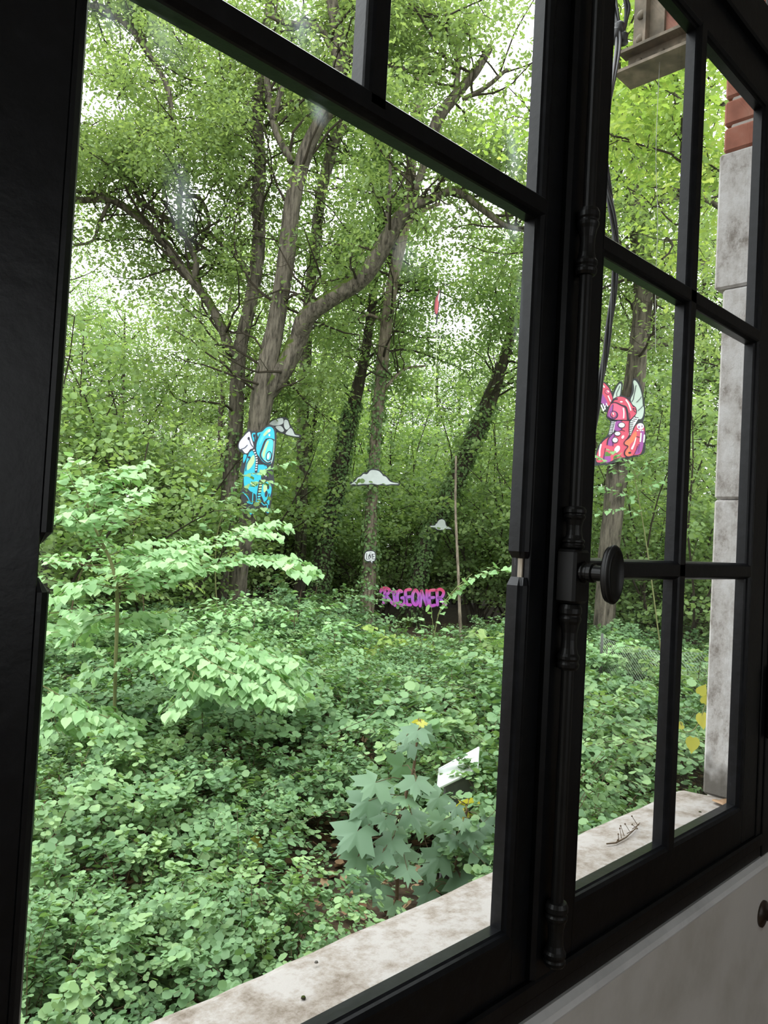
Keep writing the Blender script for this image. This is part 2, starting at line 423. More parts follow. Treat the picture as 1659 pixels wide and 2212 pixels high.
# ---------------------------------------------------------------- window: fixed frame + two casements
fr = empty('trim_2', (1.0, D, OZ0), kind='structure')
mb = MB().box(OX0, 0.125, D - 0.02, WY1 - 0.1, OZ0, OZ1); mb.build('jamb', M['paint'], fr, bevel=0.003)
mb = MB().box(0.125, 0.165, D - 0.008, D + 0.05, OZ0, 1.2); mb.build('jamb', M['paint'], fr, bevel=0.003)
mb = MB().box(1.902, 1.93, D - 0.003, D + 0.06, OZ0, 1.2); mb.build('jamb', M['paint'], fr, bevel=0.002)
mb = MB().box(1.932, 1.975, D - 0.006, D + 0.06, OZ0, 1.95); mb.build('jamb', M['paint'], fr, bevel=0.002)
mb = MB().box(1.977, 2.35, D - 0.004, D + 0.055, OZ0, 1.95); mb.build('shutter_board', M['paint'], fr, bevel=0.002)
# bottom sill board, three steps
mb = MB().box(0.125, 1.93, D - 0.010, D + 0.05, -0.672, -0.645); mb.build('sill_board', M['paint'], fr, bevel=0.004)
mb = MB().box(0.125, 1.93, D - 0.004, D + 0.05, OZ0, -0.672); mb.build('sill_board', M['paint'], fr, bevel=0.003)
# transom beam above casements
mb = MB().box(0.125, 1.93, D - 0.015, D + 0.06, 1.125, 1.215); mb.build('transom', M['paint'], fr, bevel=0.004)
mb = MB().box(0.125, 1.93, D - 0.006, D + 0.05, 1.215, 1.245); mb.build('transom', M['paint'], fr, bevel=0.003)
mb = MB().box(0.125, 1.93, D - 0.006, D + 0.05, 1.88, OZ1); mb.build('head_board', M['paint'], fr, bevel=0.003)
for x in (0.56, 1.03, 1.5):
    mb = MB().box(x - 0.016, x + 0.016, D, D + 0.03, 1.245, 1.88); mb.build('transom_muntin', M['paint'], fr, bevel=0.004)
MB().box(0.125, 1.93, D + 0.02, D + 0.023, 1.245, 1.88).build('transom_pane', M['glass'], fr)

GY = D + 0.0215
def bar_profile(c, nose=0.011, blk=0.018):
    return [(c - nose, D), (c + nose, D), (c + nose + 0.003, D + 0.003), (c + blk - 0.001, D + 0.008), (c + blk, D + 0.011), (c + blk, D + 0.030), (c - blk, D + 0.030), (c - blk, D + 0.011), (c - blk + 0.001, D + 0.008), (c - nose - 0.003, D + 0.003)]
def edge_profile(e, s):
    """stile/rail bead: e = face edge, s = +1 opens towards +u"""
    return [(e, D + 0.0006), (e + s * 0.004, D + 0.0004), (e + s * 0.010, D + 0.004), (e + s * 0.0115, D + 0.008), (e + s * 0.014, D + 0.011), (e + s * 0.014, D + 0.030), (e, D + 0.030)]
ZB, ZT = -0.573, 1.044
def casement(name, x0, x1, xm, stile_l, stile_r, full):
    w = empty(name, ((x0 + x1) / 2, D, ZB), kind='structure')
    for a, b in ((stile_l, x0), (x1, stile_r)):
        MB().box(a, b, D, D + 0.034, -0.645, 1.125).build('stile', M['paint'], w, bevel=0.0015)
    MB().box(x0, x1, D + 0.0005, D + 0.0335, -0.645, ZB).build('bottom_rail', M['paint'], w)
    MB().box(x0, x1, D + 0.0005, D + 0.0335, ZT, 1.125).build('top_rail', M['paint'], w)
    MB().prism(edge_profile(ZB, 1), 'X', x0, x1).build('glazing_bead', M['paint'], w)
    MB().prism(edge_profile(ZT, -1), 'X', x0, x1).build('glazing_bead', M['paint'], w)
    zs = (-0.036, 0.5005)
    if full:
        for e, s in ((x0, 1), (x1, -1)):
            MB().prism(edge_profile(e, s), 'Z', ZB, ZT).build('glazing_bead', M['paint'], w)
        MB().prism(bar_profile(xm), 'Z', ZB, ZT).build('muntin', M['paint'], w)
        for z in zs:
            for a, b in ((x0, xm), (xm, x1)):
                MB().prism(bar_profile(z), 'X', a, b).build('muntin', M['paint'], w)
        cols, rows = [(x0 + .004, xm), (xm, x1 - .004)], [(ZB + .004, zs[0]), (zs[0], zs[1]), (zs[1], ZT - .004)]
        cells = [(c, r) for c in cols for r in rows]
    else:
        # lower muntins cut away: the beads are broken where the cross bar used to enter
        for e, s in ((x0, 1), (x1, -1)):
            MB().prism(edge_profile(e, s), 'Z', ZB, -0.062).build('glazing_bead', M['paint'], w)
            MB().prism(edge_profile(e, s), 'Z', -0.012, ZT).build('glazing_bead', M['paint'], w)
            # ragged chips at both broken ends
            for z, dz in ((-0.062, 0.012), (-0.012, -0.010)):
                mb = MB(); q = edge_profile(e, s)
                V = [(u, y, z) for u, y in q] + [(e + (u - e) * 0.35, y if y > D + 0.02 else y + 0.004, z + dz) for u, y in q]
                n = len(q)
                mb.add(V, [(i, (i + 1) % n, n + (i + 1) % n, n + i) for i in range(n)] + [tuple(range(n))[::-1], tuple(range(n, 2 * n))])
                mb.build('glazing_bead_stub', M['paint'], w)
            mb = MB().box(min(e, e + s * .0035), max(e, e + s * .0035), D + 0.012, D + 0.0195, -0.056, -0.018); mb.build('bare_wood_patch', M['rawwood'], w)
        MB().prism(bar_profile(xm), 'Z', zs[1], ZT).build('muntin', M['paint'], w)
        MB().prism(bar_profile(zs[1]), 'X', x0, x1).build('muntin', M['paint'], w)
        cells = [((x0 + .004, xm), (zs[1], ZT - .004)), ((xm, x1 - .004), (zs[1], ZT - .004)), ((x0 + .004, x1 - .004), (ZB + .004, zs[1]))]
    for (a, b), (c, d) in cells:
        pn = MB().box(a + .002, b - .002, GY, GY + 0.003, c + .002, d - .002).build('pane', M['glass'], w)
        if not full and d < 0.6:
            for q in ((392, 995 - 560, .02, .05, .3), (1118, 700, .012, .10, 0), (1105, 500, .03, .02, .5), (690, 235, .02, .022, .4), (330, 60, .05, .03, -.4), (232, 35, .03, .02, 0), (880, 560, .03, .03, 0)): smudge(pn, *q)
        elif not full:
            smudge(pn, (650 if a < .5 else 1110), (60 if a < .5 else 330), .03, .05, .2)
    return w
casement('window_1', 0.246, 0.948, 0.597, 0.165, 1.018, False)
win2 = casement('window_2', 1.113, 1.817, 1.461, 1.022, 1.90, True)
# cover strip over the meeting stiles
mb = MB().prism([(0.985, D + 0.001), (0.985, D - 0.008), (0.992, D - 0.013), (1.048, D - 0.013), (1.055, D - 0.008), (1.055, D + 0.001)], 'Z', -0.64, 1.12); tag(mb.build('trim_3', M['paint']), kind='structure')

# espagnolette bolt with rings and an oval knob
bt = empty('window_bolt', (1.016, D - 0.03, -0.62), 'black iron window bolt with turned rings and oval knob on the middle post', 'window bolt')
bxc, byc = 1.016, D - 0.029
MB().lathe([(0.0095, -0.60), (0.0095, 1.10)], (bxc, byc, 0), 'Z', 16).build('rod', M['iron'], bt, smooth=False)
def collar(z0, z1, name='collar'):
    h = z1 - z0
    prof = [(0.0096, 0), (0.0138, .01), (0.0162, .05), (0.0166, .09), (0.0150, .12), (0.0150, .14), (0.0166, .17), (0.0166, .21), (0.0140, .25), (0.0120, .33), (0.0112, .45), (0.0116, .56), (0.0138, .68), (0.0160, .73), (0.0166, .77), (0.0150, .80), (0.0150, .82), (0.0168, .85), (0.0168, .92), (0.0142, .98), (0.0096, 1)]
    prof = [(r, z0 + t * h) for r, t in prof]
    MB().lathe(prof, (bxc, byc, 0), 'Z', 26).build(name, M['iron'], bt, smooth=False)
collar(0.41, 0.515); collar(-0.005, 0.06); collar(-0.185, -0.085); collar(-0.62, -0.525)
MB().box(bxc - 0.02, bxc + 0.022, byc - 0.017, D - 0.012, -0.085, -0.005).build('lock_case', M['iron'], bt, bevel=0.004)
kz = -0.038
k = MB().lathe([(0.0155, 0), (0.0155, -0.006), (0.0125, -0.008), (0.0125, -0.012), (0.0145, -0.014), (0.0145, -0.02), (0.0115, -0.022), (0.0105, -0.046)], (bxc + 0.002, byc - 0.015, kz), 'Y', 20).build('knob_shaft', M['iron'], bt, smooth=False)
k = MB().lathe([(0.3, 0.0), (0.8, -0.001), (0.93, -0.003), (0.96, -0.006), (0.93, -0.008), (1.0, -0.010), (1.0, -0.013), (0.93, -0.0165), (0.84, -0.018), (0.80, -0.0165), (0.3, -0.013)], (bxc + 0.002, byc - 0.055, kz), 'Y', 40, 0.024, 0.043).build('knob', M['iron'], bt, smooth=True)
# hinge on the right frame
h = empty('hinge', tuple(np.array((1.93, D - 0.012, -0.4)) - np.array(win2.location)), parent=win2)
MB().lathe([(0.002, -0.425), (0.006, -0.418), (0.0075, -0.41), (0.0075, -0.325)], (1.932, D - 0.010, 0), 'Z', 14).build('barrel', M['iron'], h, smooth=False)
MB().lathe([(0.0075, -0.323), (0.0075, -0.27), (0.006, -0.262), (0.002, -0.257)], (1.932, D - 0.010, 0), 'Z', 14).build('barrel', M['iron'], h, smooth=False)
# round knob on the dado wall, cut by the right edge of the photo
p = ray(1676, 1984); p = p * ((WY0 - 0.03) / p[1])
kn = empty('wall_knob', (p[0], WY0, p[2]), 'brown turned wooden knob on the white wall under the window', 'knob')
MB().lathe([(0.030, 0), (0.030, -0.004), (0.013, -0.007), (0.011, -0.018), (0.02, -0.022), (0.027, -0.03), (0.027, -0.036), (0.02, -0.044), (0.008, -0.047)], (p[0], WY0, p[2]), 'Y', 24).build('knob_body', mat('brown_varnish', (0.06, 0.04, 0.028), 0.4), kn, smooth=True)

# ---------------------------------------------------------------- outside of the wall: sill, reveal, girder, cable
sl = MB()
nx = 60
xs = np.linspace(-0.4, 2.035, nx)
prof_n = 8
V, F = [], []
for i, x in enumerate(xs):
    e = 0.88 + 0.0012 * math.sin(x * 17) + 0.0008 * math.sin(x * 61 + 1) + random.uniform(-.0006, .0006)
    f = max(0.0, (x - 1.985) / 0.05); e -= 0.035 * f * f; dz = -0.012 * f * f
    row = [(D + 0.034, -0.605), (0.80, -0.612), (e - 0.02, -0.617), (e - 0.006, -0.621), (e, -0.632), (e - 0.002, -0.70), (e - 0.03, -0.74), (D + 0.034, -0.74)]
    V += [(x, y, z + dz + random.uniform(-.0008, .0008)) for y, z in row]
for i in range(nx - 1):
    for j in range(prof_n):
        a, b = i * prof_n + j, i * prof_n + (j + 1) % prof_n
        F.append((a, b, b + prof_n, a + prof_n))
F += [tuple(range(prof_n))[::-1], tuple((nx - 1) * prof_n + j for j in range(prof_n))]
sl.add(V, F); tag(sl.build('trim_4', M['stone'], smooth=False), kind='structure')
# reveal of the opening on the right: limewashed stones below, bricks above
rv = empty('trim_5', (2.004, 0.74, -0.62), kind='structure')
def rblock(name, z0, z1, proud, m, dx=0.0, y0=D + 0.05):
    mb = MB().box(2.004 - dx, 2.30, y0, WY1 + proud, z0, z1)
    me = mb.build(name, m, rv, bevel=0.006)
    return me
rblock('stone', -0.615, 0.14, -0.008, M['quoin'], -0.002)
rblock('stone', 0.142, 0.69, -0.008, M['quoin'], -0.001)
rblock('stone', 0.692, 1.055, 0.014, M['quoin'], 0.001)
rblock('mortar_bed', 1.055, 2.3, -0.01, M['mortar'], -0.006)
for i in range(14):
    z = 1.056 + i * 0.073
    rblock('brick', z, z + 0.066, random.uniform(0.004, 0.008), M['brick'], random.uniform(-0.001, 0.0015), D + 0.05)
# outer face of wall around
struct(MB().box(2.30, 9.0, D + 0.06, WY1 - 0.012, -3.2, 4.5), 'wall_outer_right', M['outwall'])
struct(MB().box(-8.0, RX0 - 0.15, D + 0.06, WY1 - 0.012, -3.2, 4.5), 'wall_outer_left', M['outwall'])
struct(MB().box(-8.0, 9.0, D + 0.06, WY1 - 0.012, ZC + 0.15, 4.5), 'wall_outer_top', M['outwall'])

# riveted plate girder jutting from the wall, right of the window
GX = 3.0
def onX(x, y, X): d = ray(x, y); return d * (X / d[0])
e0 = onX(1362, 130, GX)          # outer end, top of the bottom flange
gy1, gz = e0[1], e0[2]
gd = empty('girder', (GX, WY1, gz), 'riveted steel plate girder with red web jutting out above the stone pillar', 'girder')
MB().box(GX - 0.006, GX + 0.006, WY1 - 0.02, gy1 - 0.03, gz - 0.01, gz + 0.55).build('web', M['redsteel'], gd)
MB().prism([(gz - 0.085, WY1 - 0.02), (gz - 0.085, gy1 + 0.035), (gz - 0.072, gy1 + 0.035), (gz - 0.072, WY1 - 0.02)], 'X', GX - 0.075, GX + 0.075).build('bottom_flange', M['steel'], gd)
MB().box(GX - 0.045, GX - 0.006, WY1 - 0.02, gy1 + 0.0, gz - 0.072, gz - 0.062).build('flange_angle', M['steel'], gd)
MB().box(GX - 0.018, GX - 0.006, WY1 - 0.02, gy1 + 0.0, gz - 0.072, gz + 0.0).build('flange_angle', M['steel'], gd)
MB().box(GX - 0.07, GX - 0.004, WY1 - 0.02, gy1 + 0.02, gz + 0.0, gz + 0.013).build('flange_plate', M['steel'], gd)
MB().box(GX - 0.022, GX + 0.01, gy1 - 0.16, gy1 - 0.02, gz + 0.013, gz + 0.6).build('stiffener', M['steel'], gd)
MB().box(GX - 0.06, GX - 0.02, gy1 - 0.095, gy1 - 0.083, gz + 0.013, gz + 0.6).build('stiffener', M['steel'], gd)
for i in range(6):
    z = gz + 0.06 + i * 0.105
    MB().lathe([(0.021, 0), (0.019, -0.008), (0.011, -0.014), (0.003, -0.016)], (GX - 0.021, gy1 - 0.055, z), 'X', 12).build('rivet', M['steel'], gd, smooth=True)
for i in range(8):
    MB().lathe([(0.016, 0), (0.014, -0.007), (0.008, -0.011), (0.002, -0.012)], (GX - 0.017, gy1 - 0.05 - i * 0.1, gz - 0.035), 'X', 12).build('rivet', M['steel'], gd, smooth=True)
# cable hanging beside the girder: three strands twisted
cb = empty('cable_bundle', at(1330, 60, 3.0), 'black twisted cable bundle hanging beside the girder end', 'cable')
path = smooth_path([at(x, y, d) for x, y, d in ((1322, -40, 3.0), (1330, 30, 2.95), (1336, 90, 2.9), (1318, 200, 2.75), (1305, 300, 2.7), (1312, 395, 2.7), (1324, 470, 2.7), (1330, 560, 2.7), (1322, 660, 2.7), (1308, 760, 2.7), (1292, 860, 2.7), (1276, 960, 2.75), (1262, 1080, 2.8), (1252, 1300, 2.85))], 10)
for s in range(3):
    pts = []
    for i, q in enumerate(path):
        a = i * 0.16 + s * 2.094
        pts.append(q + (rt * math.cos(a) + fw * math.sin(a)) * 0.0075)
    MB().tube(pts, 0.0058, 8).build('strand', M['cable'], cb, smooth=True)
for a in (((1345, -30), (1352, 20), (1349, 55), (1340, 80)), ((1336, -30), (1358, 10), (1353, 45), (1346, 75))):
    MB().tube(smooth_path([at(x, y, 2.95) for x, y in a], 6), 0.0065, 8).build('loop', M['cable'], cb, smooth=True)
for (x, y, r) in ((1338, 62, 0.022), (1332, 78, 0.026), (1345, 84, 0.022)):
    c = at(x, y, 2.93)
    MB().lathe([(0.3 * r, -1.2 * r), (r, -0.8 * r), (0.85 * r, 0), (r, 0.6 * r), (0.6 * r, 1.1 * r), (0.2 * r, 1.3 * r)], tuple(c), 'Z', 10).build('clamp', M['cable'], cb, smooth=True)
wt = onX(1424, 158, GX - 0.03); wd = float(wt @ fw); wt[2] = gz - 0.08
wr = MB().tube(smooth_path([wt, at(1417, 330, wd), at(1421, 480, wd), at(1416, 620, wd), at(1416, 760, wd)], 4), 0.0011, 5).build('wire', M['wire'])
tag(wr, 'thin single wire hanging straight down under the girder', 'wire')
# things lying on the outer sill
def on_sill(x, y): return at_z(x, y, -0.609)
tw = MB()
a = [on_sill(*q) for q in ((1310, 1826), (1330, 1824), (1352, 1812), (1370, 1795), (1382, 1780))]
tw.tube([q + np.array([0, 0, .003]) for q in a], [0.0016, 0.0016, 0.0014, 0.0012, 0.0008], 5)
for i in range(9):
    t = i / 9; b = a[1] * (1 - t) + a[4] * t + np.array([0, 0, .003]); e = b + np.array([random.uniform(-.02, .02), random.uniform(-.02, .02), random.uniform(.004, .018)])
    tw.tube([b, e], [0.0009, 0.0006], 4); tw.lathe([(0.0005, -.002), (.0022, 0), (.0005, .002)], tuple(e), 'Z', 6)
tag(tw.build('dry_twig', M['stem']), 'small dry branched twig with seed heads lying on stone sill', 'twig')
# ================================================================ leaves
def T(V, F): return np.array(V, float), np.array(F, int)
LF = {}
LF['quad'] = T([(0, 0, 0), (.32, .45, .05), (0, 1, -.06), (-.32, .45, .05)], [(0, 1, 2), (0, 2, 3)])
LF['oval'] = T([(0, 0, 0), (.33, .18, .05), (.42, .55, .06), (.22, .88, 0), (-.22, .88, 0), (-.42, .55, .06), (-.33, .18, .05)], [(0, 1, 2), (0, 2, 3), (0, 3, 4), (0, 4, 5), (0, 5, 6)])
LF['oak'] = T([(0, 0, 0), (.16, .22, .02), (.12, .34, .02), (.30, .50, .04), (.20, .62, .02), (.28, .82, .03), (0, 1, -.05), (-.28, .82, .03), (-.20, .62, .02), (-.30, .50, .04), (-.12, .34, .02), (-.16, .22, .02)],
              [(0, 1, 2), (0, 2, 4), (2, 3, 4), (0, 4, 6), (4, 5, 6), (0, 6, 8), (6, 7, 8), (0, 8, 10), (8, 9, 10), (0, 10, 11)])
LF['heart'] = T([(0, .04, 0), (.18, -.04, .04), (.38, .10, .07), (.44, .34, .07), (.32, .62, .04), (.12, .86, -.02), (0, 1.06, -.08), (-.12, .86, -.02), (-.32, .62, .04), (-.44, .34, .07), (-.38, .10, .07), (-.18, -.04, .04), (0, .5, -.01)],
                [(12, i, i + 1) for i in range(0, 11)] + [(12, 11, 0)])

def leaves(P, Dr, Nn, S, tint, kind):
    """arrays of leaves -> verts, tris, tint"""
    tv, tf = LF[kind]
    Dr = Dr / (np.linalg.norm(Dr, axis=1, keepdims=True) + 1e-9)
    Sd = np.cross(Dr, Nn); Sd /= np.linalg.norm(Sd, axis=1, keepdims=True) + 1e-9
    Nn = np.cross(Sd, Dr)
    V = P[:, None, :] + S[:, None, None] * (tv[None, :, 0:1] * Sd[:, None, :] + tv[None, :, 1:2] * Dr[:, None, :] + tv[None, :, 2:3] * Nn[:, None, :])
    k = len(tv)
    F = tf[None] + (np.arange(len(P)) * k)[:, None, None]
    return V.reshape(-1, 3), F.reshape(-1, 3), np.repeat(tint, k)

def leaf_obj(name, parent, m, P, Dr, Nn, S, tint, kind):
    V, F, t = leaves(P, Dr, Nn, S, tint, kind)
    return link(name, fast_mesh(V, F, 3, t, name), m, parent, 'stuff')

def rnd(n, s=1.0): return rng.normal(0, s, (n, 3))

def spray_leaves(C, n, rad, flat, size, tint_c=None):
    """clusters at C (k,3): n leaves each in flattened blobs; returns P, D, N, S, tint"""
    k = len(C)
    off = rng.normal(0, 1, (k, n, 3)) * np.array([rad, rad, rad * flat]) * 0.6
    P = (C[:, None, :] + off).reshape(-1, 3)
    out = off.reshape(-1, 3).copy(); out[:, 2] = out[:, 2] * 0.3 - 0.25 * rad
    Dr = out + rnd(k * n, rad * 0.5)
    Nn = np.array([0, 0, 1.0]) + rnd(k * n, 0.45)
    S = size * rng.uniform(0.6, 1.2, k * n)
    base = rng.normal(0.42, 0.20, k) if tint_c is None else tint_c
    t = np.repeat(base, n) + rng.normal(0, 0.12, k * n)
    return P, Dr, Nn, S, np.clip(t, 0, 1)

def crooked(p0, d, length, n, wob):
    pts = [np.array(p0, float)]; d = np.array(d, float); d /= np.linalg.norm(d)
    for i in range(n):
        d = d + rng.normal(0, wob, 3); d /= np.linalg.norm(d)
        pts.append(pts[-1] + d * length / n)
    return pts

def limb_pts(L, depth):
    """rows (px, py, half width px[, extra depth]) -> points and radii"""
    Q = smooth_path([(a[0], a[1], a[2], a[3] if len(a) > 3 else 0.0) for a in L], 5)
    pts = [at(q[0], q[1], depth + q[3]) for q in Q]
    rad = [max(0.004, q[2] * (depth + q[3]) / FPX) for q in Q]
    return pts, rad

def place_base(pts, rad):
    """carry a trunk on down to the ground with a root flare"""
    p, q = pts[0], pts[1]
    d = p - q; d /= np.linalg.norm(d) + 1e-9
    if d[2] > -0.6: d = np.array([d[0] * 0.3, d[1] * 0.3, -1.0])
    g = ground_z(p[0], p[1])
    if p[2] > g:
        t = (g - 0.15 - p[2]) / d[2]
        return [p + d * t, p + d * t * 0.6] + pts, [rad[0] * 1.6, rad[0] * 1.12] + rad
    return pts, rad

SHOW = []
def show(L, depth):
    for a in smooth_path([(r[0], r[1], r[2], r[3] if len(r) > 3 else 0.0) for r in L], 4): SHOW.append((a[0], a[1], a[2], depth + a[3]))
def clear_limbs(C, p=0.93, margin=26):
    """drop leaf clusters growing on the window side of the traced limbs, which the photo shows bare"""
    A = np.array(SHOW); z = C @ fw
    px = 829.5 + FPX * (C @ rt) / z; py = 1106 - FPX * (C @ up) / z
    keep = np.ones(len(C), bool)
    for i in range(len(C)):
        d = np.hypot(A[:, 0] - px[i], A[:, 1] - py[i]) - A[:, 2]
        keep[i] = not (((d < margin) & (A[:, 3] > z[i] - 0.15)).any() and rng.uniform() < p)
    return C[keep]
def tree(name, label, cat, trunk, depth, limbs=(), bark='bark', leafm='oak', lk='oak', group=None, nsec=0, seclen=(1.2, 3.0), ter=5, nleaf=36, lsize=0.085, sprad=0.36, from_z=1.2, trunk_tw=True, ivy=0, ivy_z=(-3, 2), ivysize=0.07, toward=0.0, upw=0.35, extra=()):
    pts, rad = limb_pts(trunk, depth)
    pts, rad = place_base(pts, rad)
    root = empty(name, tuple(pts[0]), label, cat, group)
    MB().tube(pts, rad, 14, jit=0.05).build('trunk', M[bark], root, smooth=True)
    src = list(zip(pts, rad)) if trunk_tw else []
    axes = [(pts, rad)]
    for L in limbs:
        a, r = limb_pts(L, depth)
        MB().tube(a, r, 10, jit=0.06).build('branch', M[bark], root, smooth=True)
        axes.append((a, r)); src += list(zip(a, r))
    src += [(np.array(e), 0.03) for e in extra]
    src = [s for s in src if s[0][2] > from_z]
    C = []
    if nsec and src:
        tw = MB()
        for i in range(nsec):
            p, r = src[int(rng.integers(len(src)))]
            d = rng.normal(0, 1, 3); d[2] = abs(d[2]) * 0.5 + upw - 0.2; d -= fw * toward
            L = rng.uniform(*seclen)
            b = crooked(p, d, L, 6, 0.28)
            r0 = min(r * 0.5, 0.035)
            tw.tube(b, list(np.linspace(r0, 0.009, 7)), 5, cap=False)
            for j in range(ter):
                q = b[int(rng.integers(2, 7))]
                d2 = (b[-1] - b[0]) / L + rng.normal(0, 0.7, 3)
                c = crooked(q, d2, rng.uniform(0.4, 1.1), 4, 0.35)
                tw.tube(c, [0.009, 0.007, 0.006, 0.005, 0.004], 4, cap=False)
                C += [c[-1], c[2], c[-1] + rng.normal(0, 0.25, 3)]
            C.append(b[-1])
        tw.build('twigs', M['twig'], root, kind='stuff')
        C = clear_limbs(np.array(C))
        leaf_obj('foliage', root, M[leafm], *spray_leaves(C, nleaf, sprad, 0.55, lsize), lk)
    if ivy:
        allp = [(p, r) for (a, rr) in axes[:1] for p, r in zip(a, rr) if ivy_z[0] < p[2] < ivy_z[1]]
        if len(allp) > 1:
            A = np.array([p for p, r in allp]); R = np.array([r for p, r in allp])
            u = rng.uniform(0, len(A) - 1.001, ivy); i0 = u.astype(int); f = u - i0
            c = A[i0] * (1 - f)[:, None] + A[i0 + 1] * f[:, None]; rr = R[i0]
            ang = rng.uniform(0, 2 * math.pi, ivy)
            o = np.stack([np.cos(ang), np.sin(ang), rng.normal(0, 0.15, ivy)], 1)
            P = c + o * (rr + np.abs(rng.normal(0.01, 0.04, ivy)))[:, None]
            leaf_obj('ivy', root, M['ivy'], P, np.array([0, 0, -1.0]) + 0.5 * o + rnd(ivy, .3), o + rnd(ivy, .35), ivysize * rng.uniform(.6, 1.2, ivy), np.clip(rng.normal(.4, .2, ivy), 0, 1), 'heart' if ivysize > .09 else 'oval')
    return root, axes

# ================================================================ ground
gn = 90
gx = np.linspace(-1, 1, gn)
sp = lambda t, a: np.sign(t) * (np.abs(t) ** 1.8) * a
GXs, GYs = np.meshgrid(sp(gx, 70) + 6, sp(gx, 60) + 8, indexing='ij')
GXs, GYs = GXs.ravel(), GYs.ravel()
GZ = ground_z(GXs, GYs) + 0.03 * np.sin(GXs * 3.1) * np.sin(GYs * 2.7)
GV = np.stack([GXs, GYs, GZ], 1)
GF = [(i * gn + j, (i + 1) * gn + j, (i + 1) * gn + j + 1, i * gn + j + 1) for i in range(gn - 1) for j in range(gn - 1)]
keep = [f for f in GF if min(GV[k][1] for k in f) > 0.85]
go = link('ground', mesh_from(GV, keep, 'ground'), M['soil'], smooth=True); tag(go, kind='structure')

def scatter_dir(n, az0, az1, d0, d1, p=0.5):
    az = np.radians(rng.uniform(az0, az1, n)); d = d0 + (d1 - d0) * rng.uniform(0, 1, n) ** p
    return d * np.sin(az), np.maximum(d * np.cos(az), 1.15)
n = 5200
x, y = scatter_dir(n, 8, 82, 2.5, 12, 0.7)
P = np.stack([x, y, ground_z(x, y) + rng.uniform(0.03, 0.07, n)], 1)
o = leaf_obj('leaf_litter', None, M['brownleaf'], P, rnd(n) * np.array([1, 1, .2]), np.array([0, 0, 1.0]) + rnd(n, .35), rng.uniform(.05, .12, n), rng.uniform(0, 1, n), 'oval')
tag(o, 'brown fallen leaves lying on the soil between the bushes', 'leaf litter')
n = 22000
x, y = scatter_dir(n, 5, 84, 2.5, 14, 0.6)
P = np.stack([x, y, ground_z(x, y) + rng.uniform(0.03, 0.35, n) * np.clip(.4 + .6 * np.sin(x * 2.3) * np.cos(y * 2.9 + 1), .1, 1)], 1)
o = leaf_obj('ground_cover', None, M['snow'], P, rnd(n) * np.array([1, 1, .2]), np.array([0, 0, 1.0]) + rnd(n, .4), rng.uniform(.03, .06, n), np.clip(rng.normal(.35, .2, n), 0, 1), 'oval')
tag(o, 'low green seedlings covering the soil under the bushes', 'ground cover')

# ================================================================ the traced trees
A_limbs = [
    [(560, 862, 21), (600, 818, 22), (641, 740, 21), (660, 690, 20, -.3), (700, 655, 19, -.5), (770, 612, 18, -.8), (800, 580, 18, -.9), (835, 520, 19, -1), (865, 470, 17, -1.1), (890, 445, 14, -1.2), (930, 430, 10, -1.3), (985, 412, 9, -1.4), (1040, 450, 8, -1.5), (1090, 485, 7, -1.6), (1150, 500, 5, -1.7)],
    [(838, 510, 5, -.9), (836, 450, 4, -.9), (843, 400, 4, -.9), (842, 335, 2.5, -.9)],
    [(632, 350, 10), (600, 290, 9, .1), (583, 225, 8, .2), (575, 160, 7, .3), (560, 80, 6, .4)],
    [(590, 260, 7, .1), (610, 190, 6, .1), (640, 130, 5)],
    [(885, 445, 7, -1.2), (925, 330, 10, -1), (945, 260, 13, -1), (985, 205, 12, -1), (1030, 150, 10, -1), (1060, 100, 8, -1)],
    [(1000, 215, 6, -1), (1050, 188, 5, -1), (1095, 150, 4, -1)],
    [(985, 200, 7, -1), (990, 110, 6, -1), (965, 30, 5, -1), (985, -60, 4, -1)],
    [(955, 157, 7, -.5), (900, 152, 7, -.5), (845, 140, 6, -.5), (790, 60, 5, -.5)],
    [(718, 200, 10), (760, 110, 8), (790, 30, 6), (830, -60, 5)],
    [(725, 120, 8), (690, 60, 8), (620, 50, 6), (575, 30, 5)],
]
A_trunk = [(498, 1360, 20), (534, 1130, 19), (548, 1000, 21), (566, 860, 25), (582, 770, 22), (600, 680, 19), (618, 560, 19), (630, 450, 18), (650, 360, 17), (682, 280, 15), (715, 225, 15), (736, 140, 17), (728, 60, 14)]
B_trunk = [(476, 1345, 17), (496, 1050, 17), (512, 850, 16), (515, 780, 16), (540, 660, 14), (560, 500, 14), (562, 350, 13), (560, 180, 10)]
B_main = [(503, 775, 11), (415, 605, 10, -.2), (345, 510, 9, -.4), (300, 470, 8, -.5), (240, 432, 8, -.6), (180, 432, 7, -.7)]
for L_, d_ in [(A_trunk, 16.5)] + [(q, 16.5) for q in A_limbs[:6]] + [(B_trunk, 17.6), (B_main, 17.6), ([(416, 610, 8, -.2), (410, 530, 7, -.2), (340, 460, 6, -.2), (285, 390, 4, -.2)], 17.6), ([(392, 425, 4), (430, 428, 5), (452, 480, 4), (435, 520, 4)], 17.6), ([(230, 20, 7, -.5), (330, 130, 6, -.5), (370, 250, 5, -.5)], 17.6),
    ([(668, 640, 12), (690, 440, 12), (725, 300, 11), (745, 260, 10)], 21.5), ([(786, 1400, 16), (802, 1100, 13), (815, 900, 12), (835, 700, 13), (870, 500, 13), (890, 340, 11)], 19.0),
    ([(688, 1300, 21), (725, 1070, 19), (770, 850, 14), (800, 690, 10)], 20.5), ([(896, 1290, 17), (965, 1080, 19), (1055, 870, 17), (1085, 785, 13)], 21.0), ([(1312, 1240, 22), (1352, 920, 22), (1377, 760, 20), (1390, 620, 21)], 15.5)]: show(L_, d_)
